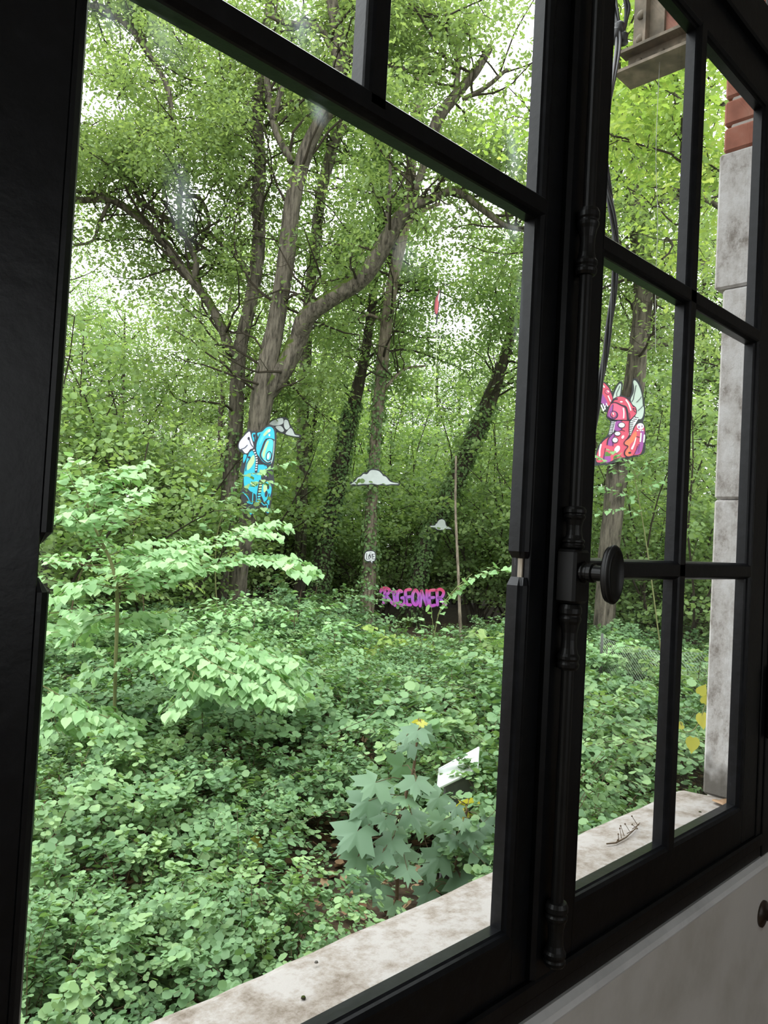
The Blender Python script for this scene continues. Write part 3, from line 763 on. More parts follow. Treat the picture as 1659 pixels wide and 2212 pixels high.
rootA, axA = tree('oak_tree', 'tall oak with one mossy limb curving right above the blue painted board', 'tree',
     [(498, 1360, 20), (512, 1280, 20), (520, 1200, 20), (534, 1130, 19), (548, 1000, 21), (555, 940, 22), (566, 860, 25), (582, 770, 22), (600, 680, 19), (618, 560, 19), (630, 450, 18), (650, 360, 17), (682, 280, 15), (715, 225, 15), (736, 140, 17), (728, 60, 14), (705, -60, 12), (690, -200, 9)],
     16.5, A_limbs, nsec=90, nleaf=36, lsize=0.11, from_z=2.2, toward=0.25)
# knot on the curved limb
c = at(778, 602, 15.62)
V = MB().lathe([(0.075, 0.02), (0.07, -0.03), (0.045, -0.045), (0.03, -0.02), (0.01, -0.015)], tuple(c), 'Y', 14); kno = V.build('branch_knot', M['bark'], rootA, smooth=True)
B_limbs = [
    [(503, 775, 11), (480, 710, 11), (450, 652, 10), (415, 605, 10, -.2), (380, 560, 9, -.3), (345, 510, 9, -.4), (300, 470, 8, -.5), (240, 432, 8, -.6), (180, 432, 7, -.7), (90, 420, 6, -.8)],
    [(416, 610, 8, -.2), (424, 570, 7, -.2), (410, 530, 7, -.2), (385, 490, 6, -.2), (340, 460, 6, -.2), (300, 430, 5, -.2), (285, 390, 4, -.2), (255, 362, 3, -.2), (215, 345, 3, -.2)],
    [(388, 490, 5), (388, 440, 5), (392, 405, 5), (400, 360, 4), (385, 320, 3)],
    [(392, 425, 4), (430, 428, 5), (452, 480, 4), (435, 520, 4), (425, 540, 3)],
    [(245, 432, 7, -.6), (215, 416, 5, -.6), (175, 415, 5, -.6), (100, 390, 4, -.6)],
    [(235, 440, 5, -.6), (215, 480, 4, -.6), (200, 520, 3, -.6), (160, 530, 3, -.6)],
    [(180, 12, 8, -.5), (230, 20, 7, -.5), (290, 70, 7, -.5), (330, 130, 6, -.5), (362, 190, 6, -.5), (370, 250, 5, -.5), (366, 310, 3, -.5)],
    [(545, 290, 6, .2), (500, 240, 5, .3), (445, 160, 5, .3), (420, 80, 4, .3)],
    [(543, 610, 5), (520, 560, 4), (480, 530, 4), (450, 500, 3)],
    [(560, 370, 5), (530, 400, 4), (515, 440, 3), (520, 480, 3)],
]
exB = [at(a, b, d) for a, b, d in ((215, 20, 16), (260, 90, 17), (230, 170, 16.5), (310, 40, 17), (330, 180, 18), (220, 260, 17), (400, 140, 18), (270, 330, 18), (350, 260, 18.5), (440, 220, 18), (200, 340, 17), (420, 60, 17.5), (180, 420, 18.5), (480, 300, 19))]
tree('oak_tree', 'dark forked oak trunk with a limb reaching left, left of the tallest oak', 'tree',
     [(476, 1345, 17), (486, 1200, 17), (496, 1050, 17), (508, 930, 16), (512, 850, 16), (515, 780, 16), (522, 735, 15), (540, 660, 14), (553, 580, 15), (560, 500, 14), (556, 440, 14), (562, 350, 13), (556, 270, 12), (560, 180, 10), (575, 60, 9), (590, -60, 8), (600, -200, 6)],
     17.6, B_limbs, 'bark', nsec=130, nleaf=36, lsize=0.11, from_z=2.6, toward=0.1, ivy=600, ivy_z=(-3, 2.4), extra=exB * 5)
tree('oak_tree', 'slim straight trunk behind the two forked oaks, right of them', 'tree',
     [(648, 1250, 13), (655, 900, 13), (668, 640, 12), (680, 540, 12), (690, 440, 12), (705, 370, 12), (725, 300, 11), (745, 260, 10), (775, 160, 9), (790, 40, 8), (800, -100, 6)],
     21.5, [[(745, 255, 6), (700, 190, 5), (660, 120, 4), (655, 30, 4)], [(712, 350, 4), (760, 350, 4), (790, 345, 3)], [(700, 640, 5), (720, 600, 4), (790, 602, 4)]], 'bark', leafm='forest', lk='quad', nsec=50, nleaf=34, lsize=0.13, from_z=4.0, sprad=0.45)
tree('vine_hung_tree', 'tree with bare brown vines carrying the large white cloud and speech bubble', 'tree',
     [(786, 1400, 16), (794, 1300, 16), (799, 1200, 15), (802, 1100, 13), (808, 1000, 12), (815, 900, 12), (825, 800, 13), (835, 700, 13), (850, 600, 13), (870, 500, 13), (885, 420, 12), (890, 340, 11), (905, 200, 10), (910, 60, 8), (920, -100, 6)],
     19.0, [[(838, 700, 4), (800, 680, 3), (770, 690, 2)], [(822, 850, 4), (870, 800, 3), (920, 790, 2)], [(870, 500, 5), (905, 460, 5), (950, 440, 4)]], 'bark_pale', leafm='forest', lk='oak', nsec=44, nleaf=30, lsize=0.11, from_z=3.4, ivy=1500, ivy_z=(-1.5, 4.5), ivysize=0.085)
tree('ivy_clad_tree', 'dark leaning trunk wrapped in ivy, left of the large white cloud', 'tree',
     [(688, 1300, 21), (700, 1180, 20), (725, 1070, 19), (745, 950, 17), (770, 850, 14), (785, 780, 11), (800, 690, 10), (812, 560, 9), (820, 420, 8), (825, 250, 6)],
     20.5, [], 'bark_dark', leafm='forest', lk='quad', nsec=26, nleaf=34, lsize=0.12, from_z=3.5, ivy=3600, ivy_z=(-3, 3.6), ivysize=0.075)
tree('thin_dark_tree', 'thin dark ivy trunk leaning right, between blue board and ivy trunk', 'tree',
     [(606, 1200, 10), (625, 1130, 9), (645, 1085, 8), (660, 1030, 7), (672, 950, 6), (690, 850, 5), (700, 760, 4)],
     22.0, [], 'bark_dark', leafm='forest', lk='quad', nsec=8, nleaf=30, lsize=0.12, from_z=2.0, ivy=700, ivy_z=(-3, 3), ivysize=0.07)
tree('ivy_clad_tree', 'ivy-covered trunk leaning right behind the small white cloud', 'tree',
     [(896, 1290, 17), (915, 1200, 18), (935, 1140, 19), (965, 1080, 19), (1008, 980, 19), (1055, 870, 17), (1085, 785, 13), (1110, 700, 10), (1135, 600, 9), (1160, 480, 8), (1180, 320, 7)],
     21.0, [], 'bark_dark', leafm='forest', lk='quad', nsec=26, nleaf=34, lsize=0.12, from_z=3.5, ivy=3800, ivy_z=(-3, 4.0), ivysize=0.085)
tree('oak_tree', 'grey trunk of the tree behind the pink painted board', 'tree',
     [(1304, 1370, 22), (1312, 1240, 22), (1322, 1130, 22), (1336, 1000, 22), (1352, 920, 22), (1370, 830, 22), (1377, 760, 20), (1385, 700, 20), (1390, 620, 21), (1386, 540, 22), (1376, 450, 20), (1370, 300, 17), (1380, 100, 14), (1390, -100, 10)],
     15.5, [[(1388, 752, 10), (1420, 740, 9), (1450, 738, 8), (1500, 700, 6)], [(1385, 620, 8), (1420, 640, 6), (1470, 600, 5), (1530, 560, 5)], [(1376, 440, 12), (1420, 432, 11), (1470, 425, 10), (1560, 400, 8)], [(1376, 420, 8), (1330, 380, 6), (1290, 350, 5)], [(1372, 280, 8), (1420, 240, 6), (1480, 230, 5)], [(1378, 560, 7), (1330, 520, 6), (1280, 500, 5)]],
     'bark', leafm='oak', lk='oak', nsec=46, nleaf=30, lsize=0.11, from_z=3.0, toward=0.15)
ex = [at(px_, py_, d_) for px_, py_, d_ in ((1340, 180, 9), (1400, 200, 9), (1460, 240, 9), (1540, 200, 9), (1330, 300, 9.5), (1400, 320, 9), (1470, 350, 9), (1540, 380, 9.5), (1340, 420, 10), (1410, 450, 10), (1480, 480, 10), (1550, 300, 10), (1430, 560, 10.5), (1520, 600, 10.5), (1600, 400, 9), (1620, 200, 9))]
tree('maple_tree', 'bright yellow-green tree filling the upper panes right of the middle post', 'tree',
     [(1735, 1400, 22), (1735, 1000, 22), (1720, 600, 20), (1700, 300, 16), (1680, 50, 12), (1670, -200, 8)],
     10.5, [[(1720, 600, 9), (1600, 480, 7), (1500, 420, 5), (1400, 400, 4)], [(1705, 350, 9), (1590, 240, 6), (1480, 200, 5), (1380, 190, 4)]], 'bark', leafm='sunny', lk='oak', nsec=20, seclen=(0.5, 1.3), nleaf=26, lsize=0.10, sprad=0.3, from_z=2.6, trunk_tw=False, extra=ex * 6, )
# bare leaning pole
mb = MB(); q = smooth_path([at(985, 985, 17), at(984, 1100, 16.8), at(990, 1240, 16.4), at(996, 1400, 16)], 5)
mb.tube(q, [.022 + .016 * i / (len(q) - 1) for i in range(len(q))], 8, jit=.05)
tag(mb.build('bare_pole', M['bark_pale'], smooth=True), 'bare straight pale pole standing right of the painted lettering', 'pole')

# ================================================================ woodland behind: three crown models, copied
def wood_tree(kind):
    h = (17, 14, 19)[kind]; r = (3.6, 3.2, 4.2)[kind]
    root = empty('forest_tree', (0, 0, 0))
    pts = smooth_path([(0, 0, -0.3), (0.1, 0.05, h * 0.25), (-0.1, 0.1, h * 0.55), (0.15, 0, h * 0.9)], 4)
    MB().tube(pts, list(np.linspace(0.24, 0.05, len(pts))), 8, jit=.05).build('trunk', M['bark_dark'], root, smooth=True)
    tw = MB(); C = []
    for i in range(46):
        z = rng.uniform(0.2, 0.95) * h; p = np.array([0, 0, z])
        a = rng.uniform(0, 2 * math.pi); wdt = r * (1 - 0.55 * max(0, z / h - 0.55) / 0.45)
        d = np.array([math.cos(a), math.sin(a), rng.uniform(-0.1, 0.7)])
        b = crooked(p, d, wdt * rng.uniform(.7, 1.1), 5, 0.2)
        tw.tube(b, list(np.linspace(0.05, 0.012, 6)), 4, cap=False)
        for q in b[2:]:
            C += [q + rng.normal(0, .45, 3) for _ in range(3)]
    tw.build('twigs', M['twig'], root, kind='stuff')
    leaf_obj('foliage', root, M['forest'], *spray_leaves(np.array(C), 19, 0.62, 0.45, 0.17), 'quad')
    return root
def hazel(kind):
    h = (4.2, 5.5, 3.2)[kind]
    root = empty('hazel_bush', (0, 0, 0))
    st = MB(); C = []
    for i in range(11):
        a = rng.uniform(0, 2 * math.pi); d = np.array([math.cos(a) * .45, math.sin(a) * .45, 1.0])
        b = crooked((rng.normal(0, .15), rng.normal(0, .15), -.1), d, h * rng.uniform(.75, 1.05), 9, 0.13)
        st.tube(b, list(np.linspace(0.03, 0.008, 10)), 5, cap=False)
        for q in b[2:]:
            for _ in range(2):
                d2 = rng.normal(0, 1, 3); d2[2] = abs(d2[2]) * .25
                c = crooked(q, d2, rng.uniform(.3, 1.0), 3, .2)
                st.tube(c, [.007, .005, .004, .003], 3, cap=False)
                C += [c[-1], c[2]]
    st.build('stems', M['twig'], root, kind='stuff')
    leaf_obj('foliage', root, M['forest'], *spray_leaves(np.array(C), 22, 0.30, 0.35, 0.095), 'oval')
    return root
def copy_tree(o, loc, rz, s=1.0, names=None):
    c = o.copy(); COL.objects.link(c)
    c.location = loc; c.rotation_euler = (0, 0, rz); c.scale = (s, s, s)
    for ch in o.children:
        d = ch.copy(); COL.objects.link(d); d.parent = c
    return c
LAND = [(110, 'left window jamb'), (250, 'lime sapling stem'), (390, 'left oak fork'), (515, 'tallest oak trunk'), (640, 'thin dark trunk'), (720, 'left ivy trunk'), (800, 'large white cloud'), (880, 'violet lettering'), (955, 'small white cloud'), (1030, 'tilted white lid'), (1130, 'middle window post'), (1320, 'pink board'), (1450, 'right casement bar'), (1570, 'stone pillar')]
ORD = ['nearest', 'second', 'third', 'fourth', 'fifth', 'sixth', 'seventh', 'eighth', 'ninth', 'tenth', 'eleventh', 'twelfth', 'thirteenth', 'fourteenth', 'fifteenth']
def rank_labels(spots, what):
    rows = []
    for i, (x, y, z, _, _) in enumerate(spots):
        p = np.array([x, y, z + .6]); dz = p @ fw; px = 829.5 + FPX * (p @ rt) / dz
        rows.append((min(range(len(LAND)), key=lambda k: abs(LAND[k][0] - px)), dz, i))
    out = [None] * len(spots)
    for k in range(len(LAND)):
        for j, (_, _, i) in enumerate(sorted(r for r in rows if r[0] == k)):
            out[i] = '%s %s from the window in line with the %s' % (ORD[j], what, LAND[k][1])
    return out
def in_frame(x, y, lo=-60, hi=1720):
    p = np.array([x, y, -1.6]); px = 829.5 + FPX * (p @ rt) / (p @ fw); return lo < px < hi, px
def place_all(protos, spots, labels, cat, group):
    used = set()
    for i, (x, y, z, rz, s) in enumerate(spots):
        k = i % len(protos)
        if k not in used:
            o = protos[k]; used.add(k); o.location = (x, y, z); o.rotation_euler = (0, 0, rz); o.scale = (s, s, s)
        else: o = copy_tree(protos[k], (x, y, z), rz, s)
        tag(o, labels if isinstance(labels, str) else labels[i], cat, group)
sp_ = []
for i in range(46):
    az = math.radians(6 + 78 * ((i * 0.618) % 1)); d = 25 + 32 * ((i * 0.377 + .1) % 1)
    # a gap in the crowns where the open sky shows, right of centre
    a_px = math.degrees(az)
    if 45.0 < a_px < 54: d = max(d, 43)
    x, y = d * math.sin(az), d * math.cos(az)
    sp_.append((x, y, float(ground_z(x, y)), rng.uniform(0, 6.28), (rng.uniform(.8, 1.05) if not 45.0 < a_px < 54 else .8)))
place_all([wood_tree(k) for k in range(3)], sp_, rank_labels(sp_, 'far forest tree'), 'tree', 'forest trees behind the oaks')
sp_ = []
def spot(px, d, s):
    p = at(px, 1200, d); sp_.append((p[0], p[1], float(ground_z(p[0], p[1])), rng.uniform(0, 6.28), s))
for px_, d_, s_ in ((150, 14, 1.25), (230, 17, 1.3), (330, 15.5, 1.15), (420, 19, 1.3), (90, 18, 1.4), (300, 20, 1.5), (600, 22, 1.1), (655, 25, 1.25), (740, 24, 1.3), (830, 22.5, 1.1), (880, 26, 1.3), (960, 27, 1.2), (1040, 22, 1.2), (1110, 23, 1.3), (1010, 27, 1.5), (900, 29, 1.6), (780, 29, 1.6), (560, 27, 1.5),
                    (1180, 20, 1.2), (1250, 21, 1.2), (1300, 17.5, .9), (1420, 17.5, 1.0), (1480, 16, 1.1), (1560, 18, 1.2), (1640, 16, 1.2), (1380, 22, 1.4), (1450, 24, 1.5), (470, 23, 1.4), (10, 16, 1.3), (1720, 18, 1.3), (690, 31, 1.7), (1080, 31, 1.7), (400, 27, 1.6)):
    spot(px_, d_, s_)
place_all([hazel(k) for k in range(3)], sp_, rank_labels(sp_, 'tall hazel bush'), 'bush', 'hazel understory bushes')

# ================================================================ undergrowth: round-leaved snowberry bushes
def snowberry(k, ns, npair, R, H, lsize):
    root = empty('snowberry_bush', (0, 0, 0))
    st = MB(); PP, DD, NN = [], [], []
    for i in range(ns):
        a = rng.uniform(0, 2 * math.pi); r0 = abs(rng.normal(0, .35)) * R
        p = np.array([math.cos(a) * r0, math.sin(a) * r0, 0.0]); L = H * rng.uniform(.75, 1.35)
        out = np.array([math.cos(a + rng.normal(0, .5)), math.sin(a + rng.normal(0, .5)), 0])
        t = np.linspace(0, 1, 9)
        pts = p + np.outer(t ** 1.4, out) * R * rng.uniform(.35, 1.0) + np.outer(np.sin(t * 1.9) / math.sin(1.57) * L * rng.uniform(.6, 1.0), [0, 0, 1.0])
        pts = pts + rng.normal(0, .015, pts.shape)
        st.tube(pts[::2], [.005, .004, .003, .002, .0015], 3, cap=False)
        u = np.sort(rng.uniform(2.2, 7.99, npair)); i0 = u.astype(int); f = (u - i0)[:, None]
        c = pts[i0] * (1 - f) + pts[i0 + 1] * f
        tg = pts[i0 + 1] - pts[i0]
        side = np.cross(tg, [0, 0, 1.0]); side /= np.linalg.norm(side, axis=1, keepdims=True) + 1e-6
        for s in (1, -1):
            PP.append(c + s * side * .006 + rng.normal(0, .02, c.shape)); DD.append(s * side + 0.35 * tg / (np.linalg.norm(tg, axis=1, keepdims=True) + 1e-6) + rng.normal(0, .3, c.shape))
            NN.append(np.array([0, 0, 1.0]) + 0.35 * out + rng.normal(0, .35, c.shape))
    P = np.vstack(PP); Dv = np.vstack(DD); Nv = np.vstack(NN); n = len(P)
    st.build('stems', M['stem'], root, kind='stuff')
    hz = np.clip(P[:, 2] / (H * 1.2), 0, 1)
    leaf_obj('foliage', root, M['snow'], P, Dv, Nv, lsize * rng.uniform(.5, 1.3, n) * np.repeat(rng.uniform(.75, 1.25, ns), 2 * npair), np.clip(np.repeat(rng.normal(.4, .17, ns), 2 * npair) + rng.normal(0, .12, n), 0, 1), 'oval')
    return root
near = [snowberry(k, 95, 30, .85, (.8, .65, .9)[k], .058) for k in range(3)]
far = [snowberry(k, 120, 30, 1.25, (.85, .75, 1.0)[k], .062) for k in range(3)]
sn, sf = [], []
def try_bush(x, y, s_, d):
    ok, px_ = in_frame(x, y)
    if not ok or y < (1.75 if px_ < 1130 else 2.25): return
    # bare leaf litter patches
    if (x - 3.0) ** 2 + (y - 4.15) ** 2 < 0.3 or (x - 6.6) ** 2 + (y - 3.4) ** 2 < 0.45 or (x - 1.95) ** 2 + (y - 3.6) ** 2 < .12: return
    if 720 < px_ < 1130 and d < (5.9 if px_ < 900 else 7.3): return
    if 690 < px_ < 1130 and d < 7.6: s_ = .75
    if 690 < px_ < 1060 and d > 9: s_ = min(s_, 1.0) * .72
    if 1250 < px_ < 1600 and 7 < d < 11.5: s_ *= .6
    t = (x, y, float(ground_z(x, y)) - .02, rng.uniform(0, 6.28), s_)
    (sn if d < 7.4 else sf).append(t)
for d in (3.7, 4.3, 5.0, 5.8, 6.7):
    az = 6 + rng.uniform(0, 6)
    while az < 80:
        a = math.radians(az); dd = d + rng.uniform(-.15, .15)
        try_bush(dd * math.sin(a), dd * math.cos(a), rng.uniform(.62, .85) if d < 5.5 else rng.uniform(.75, 1.0), dd)
        az += math.degrees((.95 if d < 5.5 else 1.15) / d)
for i in range(84):
    az = 6 + 80 * ((i * 0.618034) % 1); d = 7.4 + 9.6 * ((i + .5) / 84) ** 0.8
    a = math.radians(az)
    try_bush(d * math.sin(a) + rng.normal(0, .2), d * math.cos(a) + rng.normal(0, .2), rng.uniform(.6, 1.3), d)
place_all(near, sn, rank_labels(sn, 'round-leaved near bush'), 'bush', 'near snowberry bushes')
place_all(far, sf, rank_labels(sf, 'farther green bush'), 'bush', 'bushes in front of the trees')

# ================================================================ lime sapling (heart leaves), each large leaf its own object
def leaf_proto(kind, m, tint, name):
    tv, tf = LF[kind]
    return fast_mesh(tv, tf, 3, np.full(len(tv), tint), name) , m
def leaf_children(root, name, P, Dr, Nn, S, meshes, nmax=300):
    n = len(P); order = np.argsort([-(S[i] / max(.1, P[i] @ fw)) for i in range(n)])
    L = Vector(root.location)
    for j in order[:nmax]:
        d = Dr[j] / np.linalg.norm(Dr[j]); s = np.cross(d, Nn[j]); s /= np.linalg.norm(s); u = np.cross(s, d)
        o = bpy.data.objects.new(name, meshes[int(rng.integers(len(meshes)))]); COL.objects.link(o); o.parent = root
        k = S[j]
        o.matrix_local = Matrix(((s[0] * k, d[0] * k, u[0] * k, P[j][0] - L.x), (s[1] * k, d[1] * k, u[1] * k, P[j][1] - L.y), (s[2] * k, d[2] * k, u[2] * k, P[j][2] - L.z), (0, 0, 0, 1)))
    return order[nmax:]
def mats(me, m):
    me.materials.append(m); return me
lime_meshes = [mats(fast_mesh(*LF['heart'], 3, np.full(13, t), 'lime_leaf'), M['lime']) for t in (.15, .35, .5, .7, .85)]
def sapling(name, label, stem, depth, sprays, meshes, m, lsize, kind='heart', step=.05, nmax=300, group=None, stemm='greenstem', droop=.5):
    pts, rad = limb_pts(stem, depth); pts, rad = place_base(pts, rad)
    root = empty(name, tuple(pts[0]), label, 'sapling', group)
    MB().tube(pts, rad, 8).build('stem', M[stemm], root, smooth=True)
    PP, DD, NN, SS = [], [], [], []
    br = MB()
    for L in sprays:
        q = smooth_path([at(a[0], a[1], depth + (a[2] if len(a) > 2 else 0)) for a in L], 5)
        br.tube(q, list(np.linspace(.007, .002, len(q))), 5)
        seg = np.linalg.norm(np.diff(q, axis=0), axis=1); tot = seg.sum(); cum = np.concatenate([[0], np.cumsum(seg)])
        s = -1
        for u in np.arange(.08, tot, step):
            i = min(np.searchsorted(cum, u) - 1, len(q) - 2); f = (u - cum[i]) / seg[i]
            c = q[i] * (1 - f) + q[i + 1] * f; tg = (q[i + 1] - q[i]) / seg[i]
            s = -s
            sd = np.cross(tg, [0, 0, 1.0]); sd /= np.linalg.norm(sd) + 1e-6
            for rep in range(2):
                d = s * sd * rng.uniform(.5, 1) + tg * rng.uniform(.2, .8) + np.array([0, 0, -droop * rng.uniform(.3, 1.3)])
                PP.append(c + s * sd * rng.uniform(.01, .14) + rng.normal(0, 1, 3) * np.array([.03, .03, .018])); DD.append(d); NN.append(np.array([0, 0, .8]) - fw * .35 + rng.normal(0, .3, 3)); SS.append(lsize * rng.uniform(.6, 1.15))
                s = s if rep else -s
    br.build('branches', M[stemm], root, kind='stuff')
    PP, DD, NN, SS = map(np.array, (PP, DD, NN, SS))
    rest = leaf_children(root, 'leaf', PP, DD, NN, SS, meshes, nmax)
    if len(rest): leaf_obj('foliage', root, m, PP[rest], DD[rest], NN[rest], SS[rest], np.clip(rng.normal(.5, .2, len(rest)), 0, 1), kind)
    return root
lime_sprays = [
    [(245, 1270), (200, 1262, -.2), (150, 1275, -.4), (105, 1300, -.5)], [(250, 1262), (300, 1230, -.2), (350, 1215, -.3), (400, 1222, -.5)],
    [(252, 1275), (330, 1262, .2), (420, 1235, .3), (520, 1210, .3), (600, 1215, .2), (670, 1245, .1)], [(253, 1265), (360, 1215, .4), (470, 1175, .5), (560, 1150, .5), (610, 1160, .5)],
    [(235, 1200), (190, 1150, -.1), (150, 1110, -.3), (118, 1120, -.4)], [(215, 1160), (240, 1110, -.2), (300, 1080, -.3), (330, 1070, -.3)], [(200, 1130), (170, 1070, -.1), (150, 1030, -.2), (140, 1010, -.2)], [(195, 1120), (215, 1060, .1), (250, 1035, .1), (300, 1030, .2)],
    [(252, 1440), (320, 1410, -.1), (420, 1400, -.2), (520, 1420, -.3), (600, 1460, -.5), (640, 1505, -.6)], [(330, 1408, -.1), (400, 1440, -.4), (460, 1480, -.5), (560, 1500, -.6), (625, 1520, -.7)], [(420, 1450, -.5), (400, 1500, -.6), (350, 1540, -.7)],
    [(420, 1402, -.2), (470, 1440, -.5), (540, 1470, -.6), (590, 1500, -.7)], [(560, 1430, -.3), (600, 1430, -.3), (640, 1430, -.4)],
    [(250, 1450), (215, 1440, -.1), (180, 1475, -.2)], [(90, 1480, -.5), (140, 1510, -.5), (190, 1555, -.6), (240, 1600, -.6), (310, 1660, -.7)], [(170, 1535, -.5), (220, 1545, -.5), (290, 1580, -.6)], [(120, 1500, -.5), (110, 1550, -.5), (130, 1590, -.6)],
    [(252, 1330), (200, 1345, .3), (160, 1390, .4)], [(252, 1350), (300, 1340, .5), (360, 1350, .6)], [(235, 1200), (290, 1180, .4), (350, 1170, .5), (420, 1165, .6)],
    [(60, 1390, -.5), (95, 1370, -.6), (125, 1365, -.7)],
]
lime_sprays += [[(a[0] + dx_ + 4 * k_, a[1] + dy_, (a[2] if len(a) > 2 else 0) + dd_) for k_, a in enumerate(L)] for L in lime_sprays[:12] + lime_sprays[14:] for dx_, dy_, dd_ in ((rng.uniform(-22, 18), rng.uniform(-26, 24), rng.uniform(.15, .4)),)]
sapling('lime_sapling', 'young lime sapling with pale heart-shaped leaves on level sprays, left foreground', [(246, 1580, 3.5), (250, 1430, 4), (253, 1290, 4), (240, 1215, 3.5), (205, 1140, 3), (180, 1060, 2)], 7.0, lime_sprays, lime_meshes, M['lime'], .096, step=.022, droop=.45)
sapling('lime_sapling', 'small lime sapling with drooping leaves in front of the pale pole', [(930, 1480, 1.1), (935, 1400, 1.1), (950, 1320, 1), (985, 1270, .8), (1020, 1240, .6)], 12.5, [
    [(950, 1320), (985, 1275, -.1), (1030, 1245, -.2), (1090, 1230, -.3), (1110, 1225, -.3)], [(945, 1330), (960, 1300), (990, 1270), (1010, 1250)], [(935, 1400), (935, 1350, -.2), (930, 1300, -.2)], [(985, 1275), (1020, 1250), (1080, 1215)]], lime_meshes, M['lime'], .14, step=.11)
sapling('lime_sapling', 'lime sapling spray crossing the lower half of the blue painted board', [(470, 1330, 1.8), (465, 1240, 1.6), (470, 1150, 1.3), (490, 1090, 1)], 14.9, [
    [(470, 1110), (520, 1035), (560, 1020), (610, 1005), (635, 1000)], [(470, 1120), (520, 1060), (570, 1040), (620, 1055)], [(470, 1140), (520, 1105), (560, 1100), (610, 1105)], [(465, 1160), (420, 1090), (400, 1050)], [(470, 1100), (440, 1040), (470, 1010)], [(475, 1150), (540, 1145), (600, 1140)]], lime_meshes, M['lime'], .15, step=.10)
sapling('lime_sapling', 'dull green sapling spray under the pink painted board', [(1420, 1350, 1.6), (1400, 1200, 1.4), (1380, 1080, 1), (1370, 1030, .8)], 12.8, [
    [(1375, 1040), (1330, 1015), (1290, 985), (1270, 975)], [(1375, 1030), (1340, 985), (1310, 970)], [(1380, 1040), (1360, 1000), (1335, 985)], [(1375, 1030), (1400, 1000), (1440, 985), (1470, 1000)], [(1380, 1080), (1320, 1060), (1270, 1050)], [(1385, 1060), (1430, 1040), (1480, 1050)], [(1385, 1110), (1330, 1100), (1290, 1110)]], lime_meshes[:2], M['forest'], .12, step=.08)

def auto_sapling(px, d, h, label, nb, meshes, m, lsize, step=.055):
    b = at(px, 1300, d); g = float(ground_z(b[0], b[1])); root = empty('understory_sapling', (b[0], b[1], g), label, 'sapling')
    st = crooked((b[0], b[1], g - .1), (rng.normal(0, .15), rng.normal(0, .15), 1), h, 7, .1)
    MB().tube(st, list(np.linspace(.016, .005, 8)), 6).build('stem', M['stem'], root, smooth=True)
    br = MB(); PP, DD, NN, SS = [], [], [], []
    for i in range(nb):
        a = rng.uniform(0, 6.28); q = st[int(rng.integers(3, 8))]
        pts = crooked(q, (math.cos(a), math.sin(a), rng.uniform(-.1, .45)), rng.uniform(.5, 1.2), 8, .12)
        br.tube(pts, list(np.linspace(.006, .002, 9)), 4, cap=False)
        for u in np.arange(1, 7.9, step * 10):
            j = int(u); c = pts[j] + (pts[j + 1] - pts[j]) * (u - j); tg = pts[j + 1] - pts[j]; tg /= np.linalg.norm(tg)
            sd = np.cross(tg, [0, 0, 1.]); sd /= np.linalg.norm(sd)
            for s_ in (1, -1):
                PP.append(c + s_ * sd * rng.uniform(.01, .07) + rng.normal(0, .025, 3)); DD.append(s_ * sd * rng.uniform(.5, 1) + tg * .5 - np.array([0, 0, rng.uniform(.1, .6)])); NN.append(np.array([0, 0, 1.]) + rng.normal(0, .3, 3)); SS.append(lsize * rng.uniform(.6, 1.15))
    br.build('branches', M['stem'], root, kind='stuff')
    PP, DD, NN, SS = map(np.array, (PP, DD, NN, SS))
    rest = leaf_children(root, 'leaf', PP, DD, NN, SS, meshes, 40)
    if len(rest): leaf_obj('foliage', root, m, PP[rest], DD[rest], NN[rest], SS[rest], np.clip(rng.normal(.5, .2, len(rest)), 0, 1), 'heart')
sunny_meshes = [mats(fast_mesh(*LF['heart'], 3, np.full(13, t), 'fresh_leaf'), M['sunny']) for t in (.2, .5, .8)]
dull_meshes = [mats(fast_mesh(*LF['heart'], 3, np.full(13, t), 'dull_leaf'), M['forest']) for t in (.3, .6, .9)]
for px_, d_, h_, lb_, nb_, k_ in ((575, 11.2, 1.55, 'bushy pale sapling at the foot of the tallest oak, right of its trunk', 16, 0), (655, 12.6, 1.35, 'pale sapling in front of the thin dark trunk', 14, 0), (735, 11.8, 1.0, 'low pale sapling below the left ivy trunk', 12, 0), (425, 10.6, 1.5, 'pale sapling left of the tallest oak trunk, behind the lime sprays', 15, 0),
        (335, 12.0, 1.9, 'tall dull sapling in shade behind the tall lime sapling stem', 16, 1), (165, 10.2, 2.1, 'tall pale sapling beside the left window jamb', 18, 0), (1085, 11.4, 1.3, 'pale sapling beside the middle window post, behind the white lid', 13, 1), (1300, 11.8, 1.2, 'pale sapling below the pink board, by the middle post', 14, 0),
        (1480, 10.2, 1.0, 'dull sapling before the netting, right casement', 12, 1), (830, 12.6, .95, 'bright yellow-green sapling below the speech bubble sign', 15, 2), (1290, 8.4, .7, 'low yellow-green sapling low in the left column of the right casement', 12, 2), (500, 13.4, 1.2, 'pale sapling hiding the foot of the tallest oak', 14, 0), (240, 14.0, 2.6, 'tall dull sapling in shade farthest behind the lime sapling', 20, 1)):
    auto_sapling(px_, d_, h_, lb_, nb_, (lime_meshes, dull_meshes, sunny_meshes)[k_], M[('lime', 'forest', 'sunny')[k_]], .11)

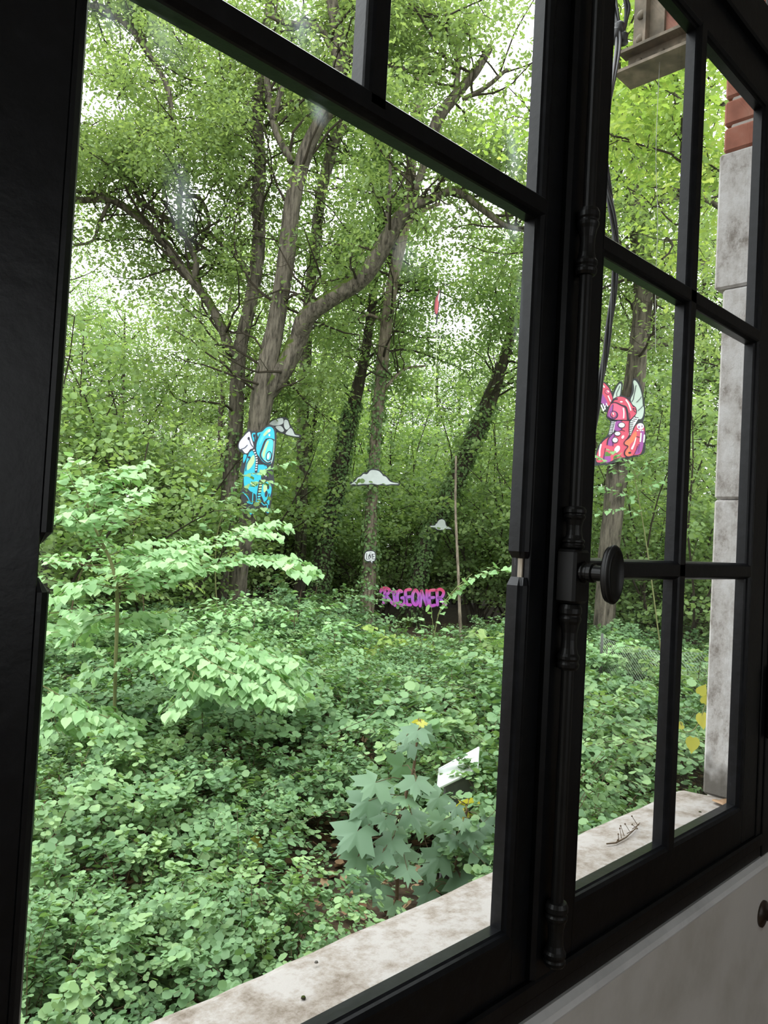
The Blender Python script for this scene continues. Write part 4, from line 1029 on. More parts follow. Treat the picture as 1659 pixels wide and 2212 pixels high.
# ================================================================ maple saplings
def maple_leaf_mesh(t):
    tips = [(-148, .62), (-95, .82), (-45, .95), (0, 1.05), (45, .95), (95, .82), (148, .62)]
    ang, rr = [], []
    seq = [(-165, .40), (-128, .82), (-110, .49), (-74, .98), (-60, .74), (-48, .86), (-30, .45), (-16, .80), (-9, .74), (0, 1.1), (9, .74), (16, .80), (30, .45), (48, .86), (60, .74), (74, .98), (110, .49), (128, .82), (165, .40)]
    V = [(0, 0, 0)] + [(math.sin(math.radians(a)) * r * .52, math.cos(math.radians(a)) * r * .52, -.10 * r * r * (1 if abs(a) > 20 else .6) + .03 * math.cos(math.radians(a * 4))) for a, r in seq]
    F = [(0, i, i + 1) for i in range(1, len(V) - 1)]
    me = fast_mesh(np.array(V), np.array(F), 3, np.full(len(V), t), 'maple_leaf')
    return mats(me, M['maple'])
maple_meshes = [maple_leaf_mesh(t) for t in (.15, .35, .5, .65)]
ymaple = mats(maple_leaf_mesh(.5).copy(), M['yellow']); ymaple.materials.clear(); ymaple.materials.append(M['yellow'])
def maple(name, label, stem, depth, leafs, tops=()):
    pts, rad = limb_pts(stem, depth); pts, rad = place_base(pts, rad)
    root = empty(name, tuple(pts[0]), label, 'sapling')
    MB().tube(pts, rad, 8).build('stem', M['stem'], root, smooth=True)
    A = np.array(pts); pet = MB()
    for (x, y, s) in list(leafs) + [tuple(t) for t in tops]:
        yl = (x, y, s) in tops
        d = depth + rng.uniform(-.28, .22)
        c = at(x, y, d); i = int(np.argmin(np.linalg.norm(A - (c + [0, 0, .03]), axis=1))); j = A[i]
        out = c - j; out[2] = 0; out /= np.linalg.norm(out) + 1e-6
        pet.tube([j, (j + c) / 2 + np.array([0, 0, .03]), c], [.003, .0025, .002], 5)
        dr = out * .8 - np.array([0, 0, .55]) - fw * .25 + rng.normal(0, .15, 3)
        nn = np.array([0, 0, 1.0]) - fw * 1.1 + rng.normal(0, .2, 3)
        k = s * d / FPX * 1.42
        dr /= np.linalg.norm(dr); sd = np.cross(dr, nn); sd /= np.linalg.norm(sd); u = np.cross(sd, dr)
        o = bpy.data.objects.new('leaf', ymaple if yl else maple_meshes[int(rng.integers(4))]); COL.objects.link(o); o.parent = root
        if yl: o['label'] = 'yellow young leaf'
        c = c - root.location
        o.matrix_local = Matrix(((sd[0] * k, dr[0] * k, u[0] * k, c[0]), (sd[1] * k, dr[1] * k, u[1] * k, c[1]), (sd[2] * k, dr[2] * k, u[2] * k, c[2]), (0, 0, 0, 1)))
    pet.build('leaf_stalks', M['stem'], root, kind='stuff')
    return root
maple('maple_sapling', 'tall maple sapling with broad grey-green lobed leaves just beyond the stone sill', [(856, 2000, 4), (858, 1900, 4), (862, 1800, 4), (876, 1720, 4), (892, 1670, 3.5), (898, 1620, 3), (905, 1565, 2)], 5.0,
      [(869, 1655, 78), (898, 1688, 68), (811, 1690, 80), (796, 1730, 78), (842, 1728, 55), (876, 1726, 55), (772, 1795, 90), (854, 1782, 64), (847, 1815, 64), (772, 1851, 64), (826, 1842, 60), (818, 1912, 72), (804, 1880, 58), (866, 1842, 66), (890, 1760, 58), (907, 1781, 50), (902, 1578, 58), (888, 1606, 52), (760, 1820, 60), (840, 1862, 54), (880, 1880, 54), (790, 1765, 60), (905, 1700, 44), (920, 1585, 44), (878, 1590, 44), (850, 1955, 52), (832, 1770, 50), (765, 1905, 50)],
      [(903, 1556, 26), (910, 1562, 22)])
maple('maple_sapling', 'smaller maple sapling with a yellow top shoot in front of the grey box', [(975, 1960, 3), (982, 1880, 3), (988, 1850, 3), (1000, 1800, 2.5), (1011, 1740, 2)], 5.2,
      [(948, 1722, 60), (958, 1772, 64), (951, 1808, 66), (985, 1808, 62), (1037, 1810, 66), (1016, 1798, 54), (951, 1851, 66), (994, 1897, 68), (1021, 1854, 58), (941, 1904, 60), (1035, 1836, 56), (1045, 1780, 50), (930, 1870, 58), (970, 1925, 60), (1055, 1850, 60), (925, 1930, 54), (1040, 1900, 60), (1000, 1775, 44), (985, 1745, 40)],
      [(1013, 1728, 50), (1005, 1742, 34), (1000, 1760, 26), (1025, 1765, 30)])
# yellow-green sprig among the bushes, yellow vine leaves by the pillar
def sprig(name, label, cat, L, depth, leafs, meshes, size):
    q = smooth_path([at(a[0], a[1], depth) for a in L], 4)
    root = empty(name, tuple(q[0]), label, cat)
    MB().tube(q, [.0025] * len(q), 5).build('stem', M['greenstem'], root)
    for (x, y, s, rot) in leafs:
        c = at(x, y, depth); a = math.radians(rot)
        dr = rt * math.sin(a) - up * math.cos(a) - fw * .2; nn = -fw + np.array([0, 0, .5]) + rng.normal(0, .15, 3)
        k = s * depth / FPX; dr /= np.linalg.norm(dr); sd = np.cross(dr, nn); sd /= np.linalg.norm(sd); u = np.cross(sd, dr)
        o = bpy.data.objects.new('leaf', meshes[int(rng.integers(len(meshes)))]); COL.objects.link(o); o.parent = root
        c = c - root.location
        o.matrix_local = Matrix(((sd[0] * k, dr[0] * k, u[0] * k, c[0]), (sd[1] * k, dr[1] * k, u[1] * k, c[1]), (sd[2] * k, dr[2] * k, u[2] * k, c[2]), (0, 0, 0, 1)))
    return root
yh = [mats(fast_mesh(*LF['heart'], 3, np.full(13, t), 'yellow_leaf'), M['yellow']) for t in (.2, .5, .8)]
sprig('vine_shoot', 'yellowing vine shoot with heart-shaped leaves beside the stone pillar', 'vine', [(1530, 1500), (1518, 1540), (1500, 1575), (1478, 1580), (1470, 1560)], 3.2, [(1497, 1592, 34, -10), (1515, 1540, 34, 5), (1520, 1520, 26, 160), (1476, 1566, 20, -80), (1510, 1500, 26, 150)], yh, .05)
sg = sprig('yellow_green_sprig', 'bright yellow-green leafy sprig standing out in the dark middle bushes', 'sprig', [(560, 1860), (548, 1830), (530, 1815), (500, 1812)], 5.6, [(505, 1810, 30, -70), (520, 1808, 30, -40), (533, 1808, 32, -10), (545, 1808, 30, 30), (550, 1815, 24, 50), (512, 1820, 22, -50)], yh, .05)
sprig('yellow_green_sprig', 'light green rounded sprig in the lower left corner bushes', 'sprig', [(140, 2080), (125, 2040), (105, 2010), (80, 1990)], 4.7, [(125, 2010, 22, -60), (150, 2030, 24, 20), (160, 2048, 24, 60), (180, 2040, 28, 90), (110, 2012, 18, -20), (100, 2030, 18, -50), (172, 2060, 26, 50)], yh[:1], .05)

# ================================================================ painted boards hung on the trees
def plane_map(depth, cpx, yaw=0.0):
    """vertical plane through a pixel, facing the window (turned by yaw); returns f(px,py,offset)"""
    c = at(cpx[0], cpx[1], depth)
    n = -np.array([fw[0], fw[1], 0]); n /= np.linalg.norm(n)
    n = np.array([n[0] * math.cos(yaw) - n[1] * math.sin(yaw), n[0] * math.sin(yaw) + n[1] * math.cos(yaw), 0])
    def f(x, y, off=0.0):
        d = ray(x, y); t = (c @ n) / (d @ n)
        return d * t + n * off
    return f, n, c
def slab(name, pts2, f, n, m, parent, off, thick, smooth=0):
    P = np.array(pts2, float)
    if smooth: P = smooth_loop(P, smooth)
    front = [f(x, y, off) for x, y in P]
    k = len(P)
    V = front + [p - n * thick for p in front]
    bm = bmesh.new()
    vs = [bm.verts.new(v) for v in V]
    bm.faces.new(vs[:k]); bm.faces.new(vs[k:][::-1])
    for i in range(k): bm.faces.new((vs[i], vs[(i + 1) % k], vs[k + (i + 1) % k], vs[k + i]))
    bmesh.ops.recalc_face_normals(bm, faces=bm.faces)
    bmesh.ops.triangulate(bm, faces=[q for q in bm.faces if len(q.verts) > 4], quad_method='BEAUTY', ngon_method='EAR_CLIP')
    me = bpy.data.meshes.new(name); bm.to_mesh(me); bm.free()
    return link(name, me, m, parent)
def ellipse(cx, cy, a, b, rot=0, k=20):
    r = math.radians(rot)
    return [(cx + a * math.cos(t) * math.cos(r) - b * math.sin(t) * math.sin(r), cy + a * math.cos(t) * math.sin(r) + b * math.sin(t) * math.cos(r)) for t in np.linspace(0, 2 * math.pi, k, endpoint=False)]
def stroke(P, w, round_=True):
    """outline of a thick polyline in 2D (w may be per point)"""
    P = np.array(P, float); k = len(P)
    w = np.array([w] * k if not hasattr(w, '__len__') else w, float) / 2
    L, R_ = [], []
    for i in range(k):
        t = P[min(i + 1, k - 1)] - P[max(i - 1, 0)]; t /= np.linalg.norm(t) + 1e-9; nn = np.array([-t[1], t[0]])
        L.append(P[i] + nn * w[i]); R_.append(P[i] - nn * w[i])
    out = list(L)
    if round_:
        t = P[-1] - P[-2]; t /= np.linalg.norm(t); nn = np.array([-t[1], t[0]])
        out += [P[-1] + w[-1] * (nn * math.cos(a) + t * math.sin(a)) for a in np.linspace(.5, 2.64, 4)]
    out += R_[::-1]
    if round_:
        t = P[0] - P[1]; t /= np.linalg.norm(t); nn = np.array([-t[1], t[0]])
        out += [P[0] + w[0] * (nn * math.cos(a) + t * math.sin(a)) for a in np.linspace(.5, 2.64, 4)]
    return out
def sp2(P, n=4): return smooth_path(np.array(P, float), n)

class Board:
    def __init__(s, name, label, cat, depth, ox, oy, sc, cpx, yaw=0.0, thick=.02):
        s.f0, s.n, c = plane_map(depth, cpx, yaw)
        s.f = lambda x, y, o=0.0: s.f0(ox + x / sc, oy + y / sc, o)
        s.root = empty(name, tuple(c), label, cat); s.thick = thick; s.lv = 0.0
    def back(s, pts, m, smooth=3, name='board'):
        slab(name, pts, s.f, s.n, m, s.root, 0.0, s.thick, smooth)
    def lay(s, name, pts, m, lv=1, smooth=3):
        slab(name, pts, s.f, s.n, PNT[m] if isinstance(m, str) else m, s.root, 0.003 * lv, 0.0028, smooth)
    def line(s, name, pts, w, m='ink', lv=5):
        q = sp2(pts)
        if hasattr(w, '__len__'): w = np.interp(np.linspace(0, 1, len(q)), np.linspace(0, 1, len(w)), w)
        slab(name, stroke(q, w), s.f, s.n, PNT[m], s.root, 0.003 * lv, 0.0028)

# ---- pink figure
b = Board('painted_board', 'pink painted board of a winged helmeted figure on the grey trunk', 'painted board', 15.2, 1240, 780, 8.295, (1340, 910), -.1)
b.back([(490, 370), (560, 380), (640, 470), (690, 560), (740, 470), (790, 385), (840, 365), (875, 400), (865, 500), (850, 605), (900, 625), (985, 650), (1030, 560), (1040, 440), (1045, 350), (1080, 310), (1130, 325), (1190, 420), (1230, 560), (1260, 700), (1275, 850), (1265, 1000), (1240, 1090), (1275, 1180), (1290, 1350), (1280, 1500), (1265, 1640), (1180, 1690), (1080, 1720), (960, 1740), (800, 1790), (640, 1850), (420, 1870), (360, 1860), (375, 1700), (430, 1530), (520, 1400), (600, 1320), (640, 1180), (650, 1080), (580, 1000), (590, 920), (540, 900), (480, 830), (420, 780), (380, 690), (400, 560), (440, 430)], M['black'])
b.lay('arm', [(490, 395), (540, 395), (620, 480), (660, 570), (690, 680), (655, 770), (600, 800), (550, 700), (470, 560), (450, 470)], 'pink')
b.lay('arm_shade', [(450, 500), (500, 570), (560, 670), (600, 760), (580, 800), (500, 755), (430, 740), (400, 660), (420, 560)], 'purple', 2)
b.lay('arm_button', ellipse(600, 550, 52, 48, 40), 'ink', 2, 0); b.lay('arm_button', ellipse(600, 550, 44, 40, 40), 'rose', 3, 0); b.lay('highlight', ellipse(610, 545, 22, 12, 40), 'white', 4, 0)
b.lay('claws', stroke([(485, 790), (525, 890)], 24), 'white', 3, 0); b.lay('claws', stroke([(520, 770), (560, 860)], 20), 'white', 3, 0); b.lay('claws', stroke([(575, 760), (600, 810)], 18), 'white', 3, 0); b.lay('claws', stroke([(560, 800), (535, 880)], 14), 'white', 4, 0)
b.lay('wing', [(700, 672), (730, 560), (775, 460), (820, 403), (845, 425), (835, 520), (815, 625), (760, 640)], 'mint'); b.line('feather_line', [(765, 630), (765, 570), (800, 500), (815, 450)], 10)
b.lay('wing', [(1015, 690), (1065, 570), (1075, 460), (1060, 370), (1090, 345), (1140, 400), (1190, 520), (1222, 660), (1230, 780), (1252, 850), (1240, 960), (1210, 1030), (1165, 1040), (1100, 1000), (1100, 830), (1050, 780)], 'mint')
b.line('feather_line', [(1110, 440), (1085, 560), (1060, 680), (1035, 730)], 12); b.line('feather_line', [(1205, 640), (1170, 690), (1120, 740)], 10); b.line('feather_line', [(1235, 800), (1190, 850), (1145, 890)], 10)
b.lay('helmet', [(650, 770), (690, 690), (770, 640), (860, 632), (950, 670), (1030, 760), (1060, 810), (1110, 830), (1125, 930), (1070, 1000), (1000, 1065), (850, 1065), (680, 1060), (590, 1005), (590, 930), (620, 830)], 'ink', 2)
b.lay('helmet', [(665, 760), (700, 695), (780, 648), (860, 642), (945, 680), (1022, 765), (1055, 820), (1100, 838), (1115, 925), (1060, 995), (990, 1052), (850, 1052), (690, 1045), (605, 998), (602, 935), (635, 835)], 'pink', 3)
b.lay('visor', [(600, 990), (610, 920), (650, 830), (695, 770), (700, 850), (690, 1030), (640, 1020)], 'purple', 4)
b.lay('visor', [(705, 800), (730, 760), (840, 800), (905, 850), (920, 960), (900, 1030), (700, 1040)], 'rose', 4)
b.line('visor_edge', [(650, 770), (700, 745), (760, 750), (850, 795), (925, 830), (955, 940), (965, 1045)], [14, 16, 18, 24, 34, 36, 40]); b.line('visor_edge', [(700, 790), (690, 900), (685, 1030)], 10); b.line('visor_edge', [(620, 1000), (690, 1050), (850, 1060), (1000, 1060)], 12); b.line('visor_edge', [(1050, 845), (1110, 870), (1110, 920), (1070, 890), (1055, 850)], 10); b.line('visor_edge', [(680, 740), (720, 690), (770, 680)], 26); b.line('visor_edge', [(990, 930), (1000, 1000), (985, 1050)], 8)
b.lay('lens', ellipse(700, 968, 88, 76), 'ink', 6, 0); b.lay('lens', ellipse(690, 968, 76, 66), 'purple', 7, 0); b.lay('lens', ellipse(700, 966, 56, 56), 'ink', 8, 0); b.lay('lens', ellipse(702, 962, 46, 50), 'rose', 9, 0); b.lay('highlight', ellipse(695, 945, 24, 12, 60), 'white', 10, 0); b.line('lens_line', [(684, 900), (680, 1030)], 8, 'ink', 10)
b.lay('highlight', ellipse(845, 732, 26, 13), 'white', 5, 0); b.line('highlight', [(930, 700), (975, 770), (1015, 880)], 26, 'white'); b.line('highlight', [(880, 850), (890, 930), (885, 1020)], 24, 'white', 6)
b.lay('body', [(860, 1075), (990, 1080), (990, 1200), (975, 1340), (900, 1440), (900, 1500), (960, 1530), (905, 1600), (895, 1660), (925, 1720), (820, 1730), (720, 1760), (640, 1800), (420, 1815), (405, 1700), (450, 1560), (520, 1440), (640, 1350), (740, 1260), (860, 1240)], 'pink')
b.lay('body_shade', [(745, 1090), (850, 1080), (855, 1210), (800, 1250), (725, 1240)], 'purple', 2); b.lay('body_shade', [(540, 1660), (640, 1690), (650, 1800), (520, 1812)], 'purple', 2); b.lay('body_shade', [(640, 1330), (730, 1310), (710, 1500), (600, 1500)], 'purple', 2)
b.line('body_line', [(740, 1250), (680, 1310), (610, 1400), (590, 1500)], 18); b.line('body_line', [(720, 1340), (690, 1440), (700, 1530)], 9); b.line('body_line', [(560, 1560), (540, 1680), (530, 1790)], 10); b.line('body_line', [(990, 1090), (985, 1250), (990, 1340), (900, 1450), (905, 1500), (965, 1530), (905, 1610), (900, 1680), (960, 1720)], 14, 'ink', 6); b.line('body_line', [(860, 1240), (905, 1255)], 10)
for (x0, y0, x1, y1, w0, w1, nb) in ((715, 1085, 650, 1320, 85, 70, 8),):
    b.lay('strap', [(670, 1085), (745, 1085), (705, 1290), (680, 1325), (620, 1320)], 'white', 2, 0)
    for i in range(nb):
        t = (i + .5) / nb; b.lay('strap_bar', stroke([(668 - 45 * t, 1090 + 235 * t), (718 - 45 * t, 1092 + 230 * t)], 13, False), 'ink', 3, 0)
    b.line('strap_edge', [(725, 1085), (700, 1200), (680, 1310)], 8, 'ink', 4)
b.lay('strap', [(1080, 1000), (1165, 1010), (1120, 1090), (1065, 1180), (1010, 1335), (980, 1330), (985, 1180), (1010, 1080)], 'white', 2, 0)
for i in range(11):
    t = i / 10; x = np.interp(t, [0, .3, 1], [1085, 1000, 985]); y = 1010 + 310 * t
    b.lay('strap_bar', stroke([(x, y), (x + np.interp(t, [0, .5, 1], [70, 62, 25]), y + 6)], 13, False), 'ink', 3, 0)
b.lay('right_arm', [(1110, 1150), (1180, 1120), (1245, 1150), (1262, 1300), (1240, 1500), (1190, 1660), (1060, 1690), (960, 1712), (912, 1660), (930, 1590), (972, 1530), (905, 1500), (912, 1440), (990, 1380), (1050, 1270)], 'pink', 3)
b.lay('right_arm_glow', [(1060, 1300), (1110, 1260), (1120, 1340), (1080, 1420), (1000, 1500), (1000, 1600), (1030, 1680), (950, 1702), (918, 1650), (978, 1532), (915, 1490), (925, 1440), (1000, 1385)], 'orange', 4)
b.lay('right_arm_shade', [(1190, 1240), (1255, 1260), (1250, 1420), (1225, 1560), (1180, 1650), (1090, 1672), (1130, 1560), (1185, 1440)], 'purple', 4)
b.line('arm_line', [(1060, 1690), (1110, 1600), (1130, 1520)], 8, 'ink', 6); b.line('arm_line', [(1120, 1355), (1170, 1365)], 10, 'ink', 6); b.lay('arm_ring', ellipse(995, 1645, 26, 18), 'ink', 6, 0)
for i in range(6): b.line('arm_line', [(1140, 1500 + 26 * i), (1180 - 4 * i, 1496 + 26 * i)], 6, 'ink', 6)
b.lay('skull', ellipse(1185, 1172, 62, 58), 'white', 6); b.lay('skull_eye', ellipse(1160, 1185, 13, 22), 'purple', 7, 0); b.lay('skull_eye', ellipse(1215, 1170, 10, 18), 'purple', 7, 0)
for x in (1135, 1185, 1225): b.lay('skull_tooth', ellipse(x, 1247, 18, 10), 'white', 6, 0)
for (cx, cy, a, c2) in ((850, 1150, 55, 42), (776, 1302, 50, 34), (732, 1417, 46, 42)):
    b.lay('button', ellipse(cx, cy, a + 10, c2 + 12), 'ink', 6, 0); b.lay('button', ellipse(cx, cy, a, c2), 'white', 7, 0)
b.lay('button', [(720, 1580), (770, 1520), (815, 1530), (815, 1590), (770, 1640), (730, 1630)], 'white', 6)
b.lay('highlight', ellipse(872, 1362, 22, 34, 30), 'white', 5, 0); b.line('highlight', [(1105, 1375), (1075, 1480), (1035, 1570)], [16, 26, 36], 'white', 7); b.line('highlight', [(480, 1500), (458, 1600), (455, 1700)], 30, 'white'); b.lay('highlight', ellipse(458, 1762, 18, 16), 'white', 5, 0)
b.line('highlight', [(1196, 1300), (1190, 1380), (1182, 1440)], 28, 'white', 7); b.line('highlight', [(1256, 1330), (1250, 1400), (1243, 1450)], 26, 'white', 7); b.line('highlight', [(510, 430), (540, 470)], 24, 'white', 5); b.line('highlight', [(610, 630), (650, 720)], 22, 'white', 5)

# ---- blue figure
b = Board('painted_board', 'blue painted board of a dripping figure with white wing on the oak', 'painted board', 16.2, 450, 850, 6.636, (556, 1015), .05)
b.back([(580, 505), (620, 540), (650, 530), (700, 555), (760, 530), (820, 470), (890, 445), (950, 480), (975, 560), (975, 680), (955, 850), (945, 980), (930, 1050), (940, 1200), (950, 1290), (918, 1360), (915, 1480), (885, 1640), (860, 1730), (830, 1730), (800, 1680), (720, 1640), (680, 1650), (640, 1740), (590, 1760), (550, 1700), (540, 1620), (490, 1540), (460, 1420), (500, 1300), (495, 1150), (455, 1120), (480, 980), (500, 870), (440, 820), (420, 760), (445, 680), (520, 580)], M['black'])
b.lay('wing', [(585, 545), (612, 620), (650, 770), (600, 800), (560, 855), (520, 850), (490, 810), (445, 790), (440, 720), (480, 650)], 'lilac'); b.line('wing_line', [(560, 740), (520, 780), (470, 800)], 9); b.line('wing_line', [(585, 640), (610, 720), (645, 770)], 10); b.lay('wing_mark', ellipse(580, 645, 16, 22), 'ink', 4, 0)
b.lay('head', [(700, 570), (770, 548), (830, 490), (890, 477), (935, 515), (950, 600), (945, 760), (930, 930), (900, 1000), (850, 1012), (780, 975), (725, 900), (695, 850), (688, 750), (715, 640)], 'cyan')
b.lay('head_glow', [(750, 640), (800, 560), (860, 500), (900, 520), (880, 560), (820, 600), (770, 690), (730, 740)], 'sky', 2); b.lay('head_glow', [(790, 590), (850, 520), (885, 520), (860, 560), (810, 610)], 'lemon', 3); b.lay('highlight', ellipse(875, 535, 14, 26, 30), 'white', 4, 0); b.lay('highlight', ellipse(877, 598, 12, 18), 'white', 4, 0)
b.lay('ear', [(630, 570), (680, 570), (680, 650), (650, 690), (625, 620)], 'cyan'); b.lay('ear_hole', ellipse(655, 605, 12, 24), 'ink', 3, 0); b.line('ear_line', [(690, 560), (665, 640), (685, 760)], 14); b.line('ear_line', [(740, 580), (705, 660)], 10); b.line('ear_line', [(690, 600), (680, 680)], 8)
b.lay('visor', [(825, 650), (940, 655), (945, 720), (930, 850), (900, 980), (850, 1000), (780, 960), (735, 890), (760, 790)], 'ink', 4); b.lay('visor', [(845, 665), (925, 670), (925, 800), (900, 950), (850, 985), (790, 945), (760, 880), (790, 790)], 'sky', 5); b.lay('visor_glow', [(840, 690), (870, 690), (830, 800), (800, 930), (775, 880), (800, 790)], 'lemon', 6)
b.line('visor_line', [(945, 680), (935, 850), (905, 1000)], 7, 'white', 6)
b.lay('lens', ellipse(870, 900, 42, 74, 8), 'ink', 7, 0); b.lay('lens', ellipse(868, 900, 30, 60, 8), 'sky', 8, 0); b.lay('lens', ellipse(860, 900, 16, 44, 8), 'white', 9, 0); b.line('visor_line', [(790, 960), (850, 1000), (900, 985)], 12, 'ink', 7); b.line('visor_line', [(800, 950), (850, 985), (905, 965)], 5, 'white', 8)
b.lay('body', [(560, 880), (620, 815), (660, 860), (690, 1000), (720, 1020), (830, 1030), (840, 1150), (760, 1180), (760, 1260), (740, 1400), (690, 1450), (640, 1420), (600, 1400), (560, 1360), (515, 1330), (510, 1160), (540, 1000)], 'cyan'); b.lay('body_glow', [(600, 940), (650, 880), (665, 960), (620, 1050), (560, 1100), (560, 1020)], 'lemon', 2); b.lay('body_glow', [(600, 1280), (700, 1260), (720, 1290), (660, 1330)], 'lemon', 2)
b.lay('body', [(505, 880), (555, 885), (545, 950), (505, 1000)], 'cyan'); b.line('body_line', [(560, 890), (540, 950), (505, 1010)], 9, 'ink', 4); b.lay('body_mark', ellipse(585, 915, 22, 14), 'ink', 4, 0); b.line('body_line', [(600, 930), (550, 1010), (535, 1110)], 8); b.line('body_line', [(700, 880), (740, 960), (820, 1030)], 12, 'ink', 5); b.line('body_line', [(640, 800), (585, 840), (560, 900)], 12, 'ink', 4)
b.line('strap', [(650, 800), (690, 890), (698, 960), (690, 1080), (685, 1120)], 36, 'ink', 5)
for i in range(9):
    t = i / 8; q = (np.interp(t, [0, .3, .6, 1], [655, 690, 697, 686]), 815 + 280 * t); b.lay('strap_bar', stroke([(q[0] - 12, q[1] + 3), (q[0] + 12, q[1] - 3)], 17, False), 'white', 6, 0)
b.line('strap', [(755, 1260), (735, 1380), (722, 1500), (725, 1580)], 56, 'ink', 5)
for i in range(8):
    t = i / 7; q = (755 - 34 * t, 1285 + 270 * t); b.lay('strap_bar', stroke([(q[0] - 20, q[1] + 2), (q[0] + 20, q[1] - 4)], 20, False), ('lemon' if t < .5 else 'sky'), 6, 0)
b.line('strap', [(835, 1090), (825, 1200), (830, 1250)], 30, 'ink', 5); b.line('strap', [(832, 1100), (828, 1190)], 10, 'white', 6)
b.lay('leg', [(775, 1310), (850, 1265), (900, 1310), (905, 1400), (885, 1480), (870, 1600), (840, 1560), (800, 1550), (755, 1460)], 'cyan', 2); b.lay('leg_glow', [(790, 1320), (840, 1290), (850, 1360), (800, 1420)], 'lemon', 3); b.lay('leg_hole', ellipse(830, 1440, 20, 46, 8), 'ink', 4, 0); b.lay('leg_hole', ellipse(858, 1335, 16, 40), 'ink', 4, 0); b.line('leg_line', [(760, 1480), (800, 1560), (850, 1520), (870, 1440)], 16, 'ink', 4)
b.line('drip', [(500, 1420), (560, 1480), (585, 1540), (560, 1560), (620, 1580)], 16, 'cyan', 4); b.line('drip', [(640, 1430), (635, 1530), (630, 1580)], 14, 'cyan', 4); b.line('drip', [(685, 1440), (690, 1520), (680, 1590)], 12, 'cyan', 4); b.line('drip', [(760, 1560), (800, 1600), (840, 1590), (850, 1640)], 14, 'cyan', 4)
b.lay('drip', [(560, 1640), (600, 1660), (665, 1650), (640, 1710), (600, 1740), (570, 1700)], 'cyan', 4); b.lay('drip', [(820, 1660), (880, 1650), (865, 1710), (835, 1700)], 'cyan', 4)

# ---- clouds
b = Board('cloud_board', 'large white cloud cut-out board with black edge across the vine-hung trunk', 'painted board', 18.62, 700, 980, 4.74, (808, 1033), 0)
b.back([(235, 312), (305, 272), (335, 240), (372, 222), (400, 195), (440, 188), (470, 160), (520, 155), (570, 168), (605, 205), (635, 222), (668, 255), (700, 285), (775, 302), (765, 325), (690, 322), (640, 330), (550, 322), (480, 328), (440, 322), (380, 332), (300, 332), (245, 345)], M['black'], 3)
b.lay('cloud', [(265, 318), (320, 280), (345, 245), (380, 232), (405, 207), (440, 210), (475, 172), (520, 168), (562, 180), (595, 212), (605, 228), (635, 238), (660, 270), (690, 292), (760, 305), (750, 313), (690, 312), (640, 318), (600, 308), (550, 318), (490, 305), (450, 315), (400, 310), (350, 318), (300, 312)], M['white'], 1, 3)
b = Board('cloud_board', 'small white cloud cut-out on the ivy-covered leaning trunk', 'painted board', 20.3, 700, 980, 4.74, (952, 1133), 0)
b.back([(1078, 742), (1082, 734), (1108, 732), (1132, 726), (1138, 712), (1150, 708), (1160, 690), (1178, 672), (1205, 664), (1230, 671), (1246, 690), (1252, 718), (1262, 738), (1285, 748), (1312, 766), (1306, 780), (1260, 776), (1232, 784), (1205, 786), (1165, 786), (1140, 772), (1118, 762), (1090, 758)], M['black'], 3)
b.lay('cloud', [(1086, 744), (1092, 739), (1118, 738), (1138, 734), (1146, 718), (1157, 714), (1166, 694), (1182, 679), (1205, 672), (1226, 679), (1239, 696), (1244, 722), (1256, 744), (1280, 755), (1304, 769), (1258, 768), (1228, 776), (1205, 779), (1168, 778), (1145, 764), (1120, 754), (1095, 752)], M['white'], 1, 3)
b = Board('cloud_board', 'white cloud board with black lines half hidden right of the blue figure', 'painted board', 17.0, 450, 850, 6.636, (612, 925), .1)
b.back([(860, 440), (900, 390), (980, 355), (1080, 335), (1145, 370), (1170, 440), (1220, 510), (1250, 575), (1325, 590), (1310, 635), (1200, 620), (1120, 600), (1050, 570), (950, 540), (880, 510)], M['black'], 3)
b.lay('cloud', [(875, 440), (910, 400), (985, 368), (1065, 355), (1075, 420), (1030, 450), (950, 460)], M['white']); b.lay('cloud', [(1090, 385), (1135, 385), (1158, 445), (1165, 485), (1120, 520), (1085, 470)], M['white']); b.lay('cloud', [(960, 480), (1040, 465), (1085, 530), (1040, 550)], M['white']); b.lay('cloud', [(1130, 540), (1175, 495), (1210, 525), (1240, 590), (1300, 605), (1290, 618), (1190, 605), (1110, 580)], M['white'])

# ---- speech bubble LOVE
b = Board('speech_bubble_sign', 'small white speech bubble sign reading LOVE on the vine-hung trunk', 'sign', 18.6, 700, 980, 4.74, (799, 1202), 0)
b.back([(418, 1010), (440, 992), (500, 990), (528, 1012), (532, 1060), (525, 1100), (500, 1110), (494, 1135), (478, 1112), (440, 1108), (415, 1090), (410, 1050)], M['black'])
b.lay('bubble', [(425, 1018), (445, 1002), (497, 1000), (520, 1018), (524, 1060), (517, 1092), (495, 1100), (491, 1122), (480, 1100), (442, 1098), (420, 1080), (417, 1050)], 'white', 1)
for nm, ps in (('letter', [(437, 1022), (434, 1082), (452, 1080)]), ('letter', [(462, 1035), (454, 1060), (462, 1082), (474, 1062), (464, 1036)]), ('letter', [(470, 1028), (482, 1075), (492, 1026)]), ('letter', [(518, 1028), (498, 1030), (497, 1080), (518, 1078)]), ('letter', [(497, 1055), (514, 1052)])):
    slab(nm, stroke(ps, 7), b.f, b.n, PNT['ink'], b.root, .006, .0028)
b.line('mark', [(466, 1018), (486, 1014)], 4, 'ink', 2); b.line('mark', [(468, 1092), (490, 1090)], 4, 'ink', 2)

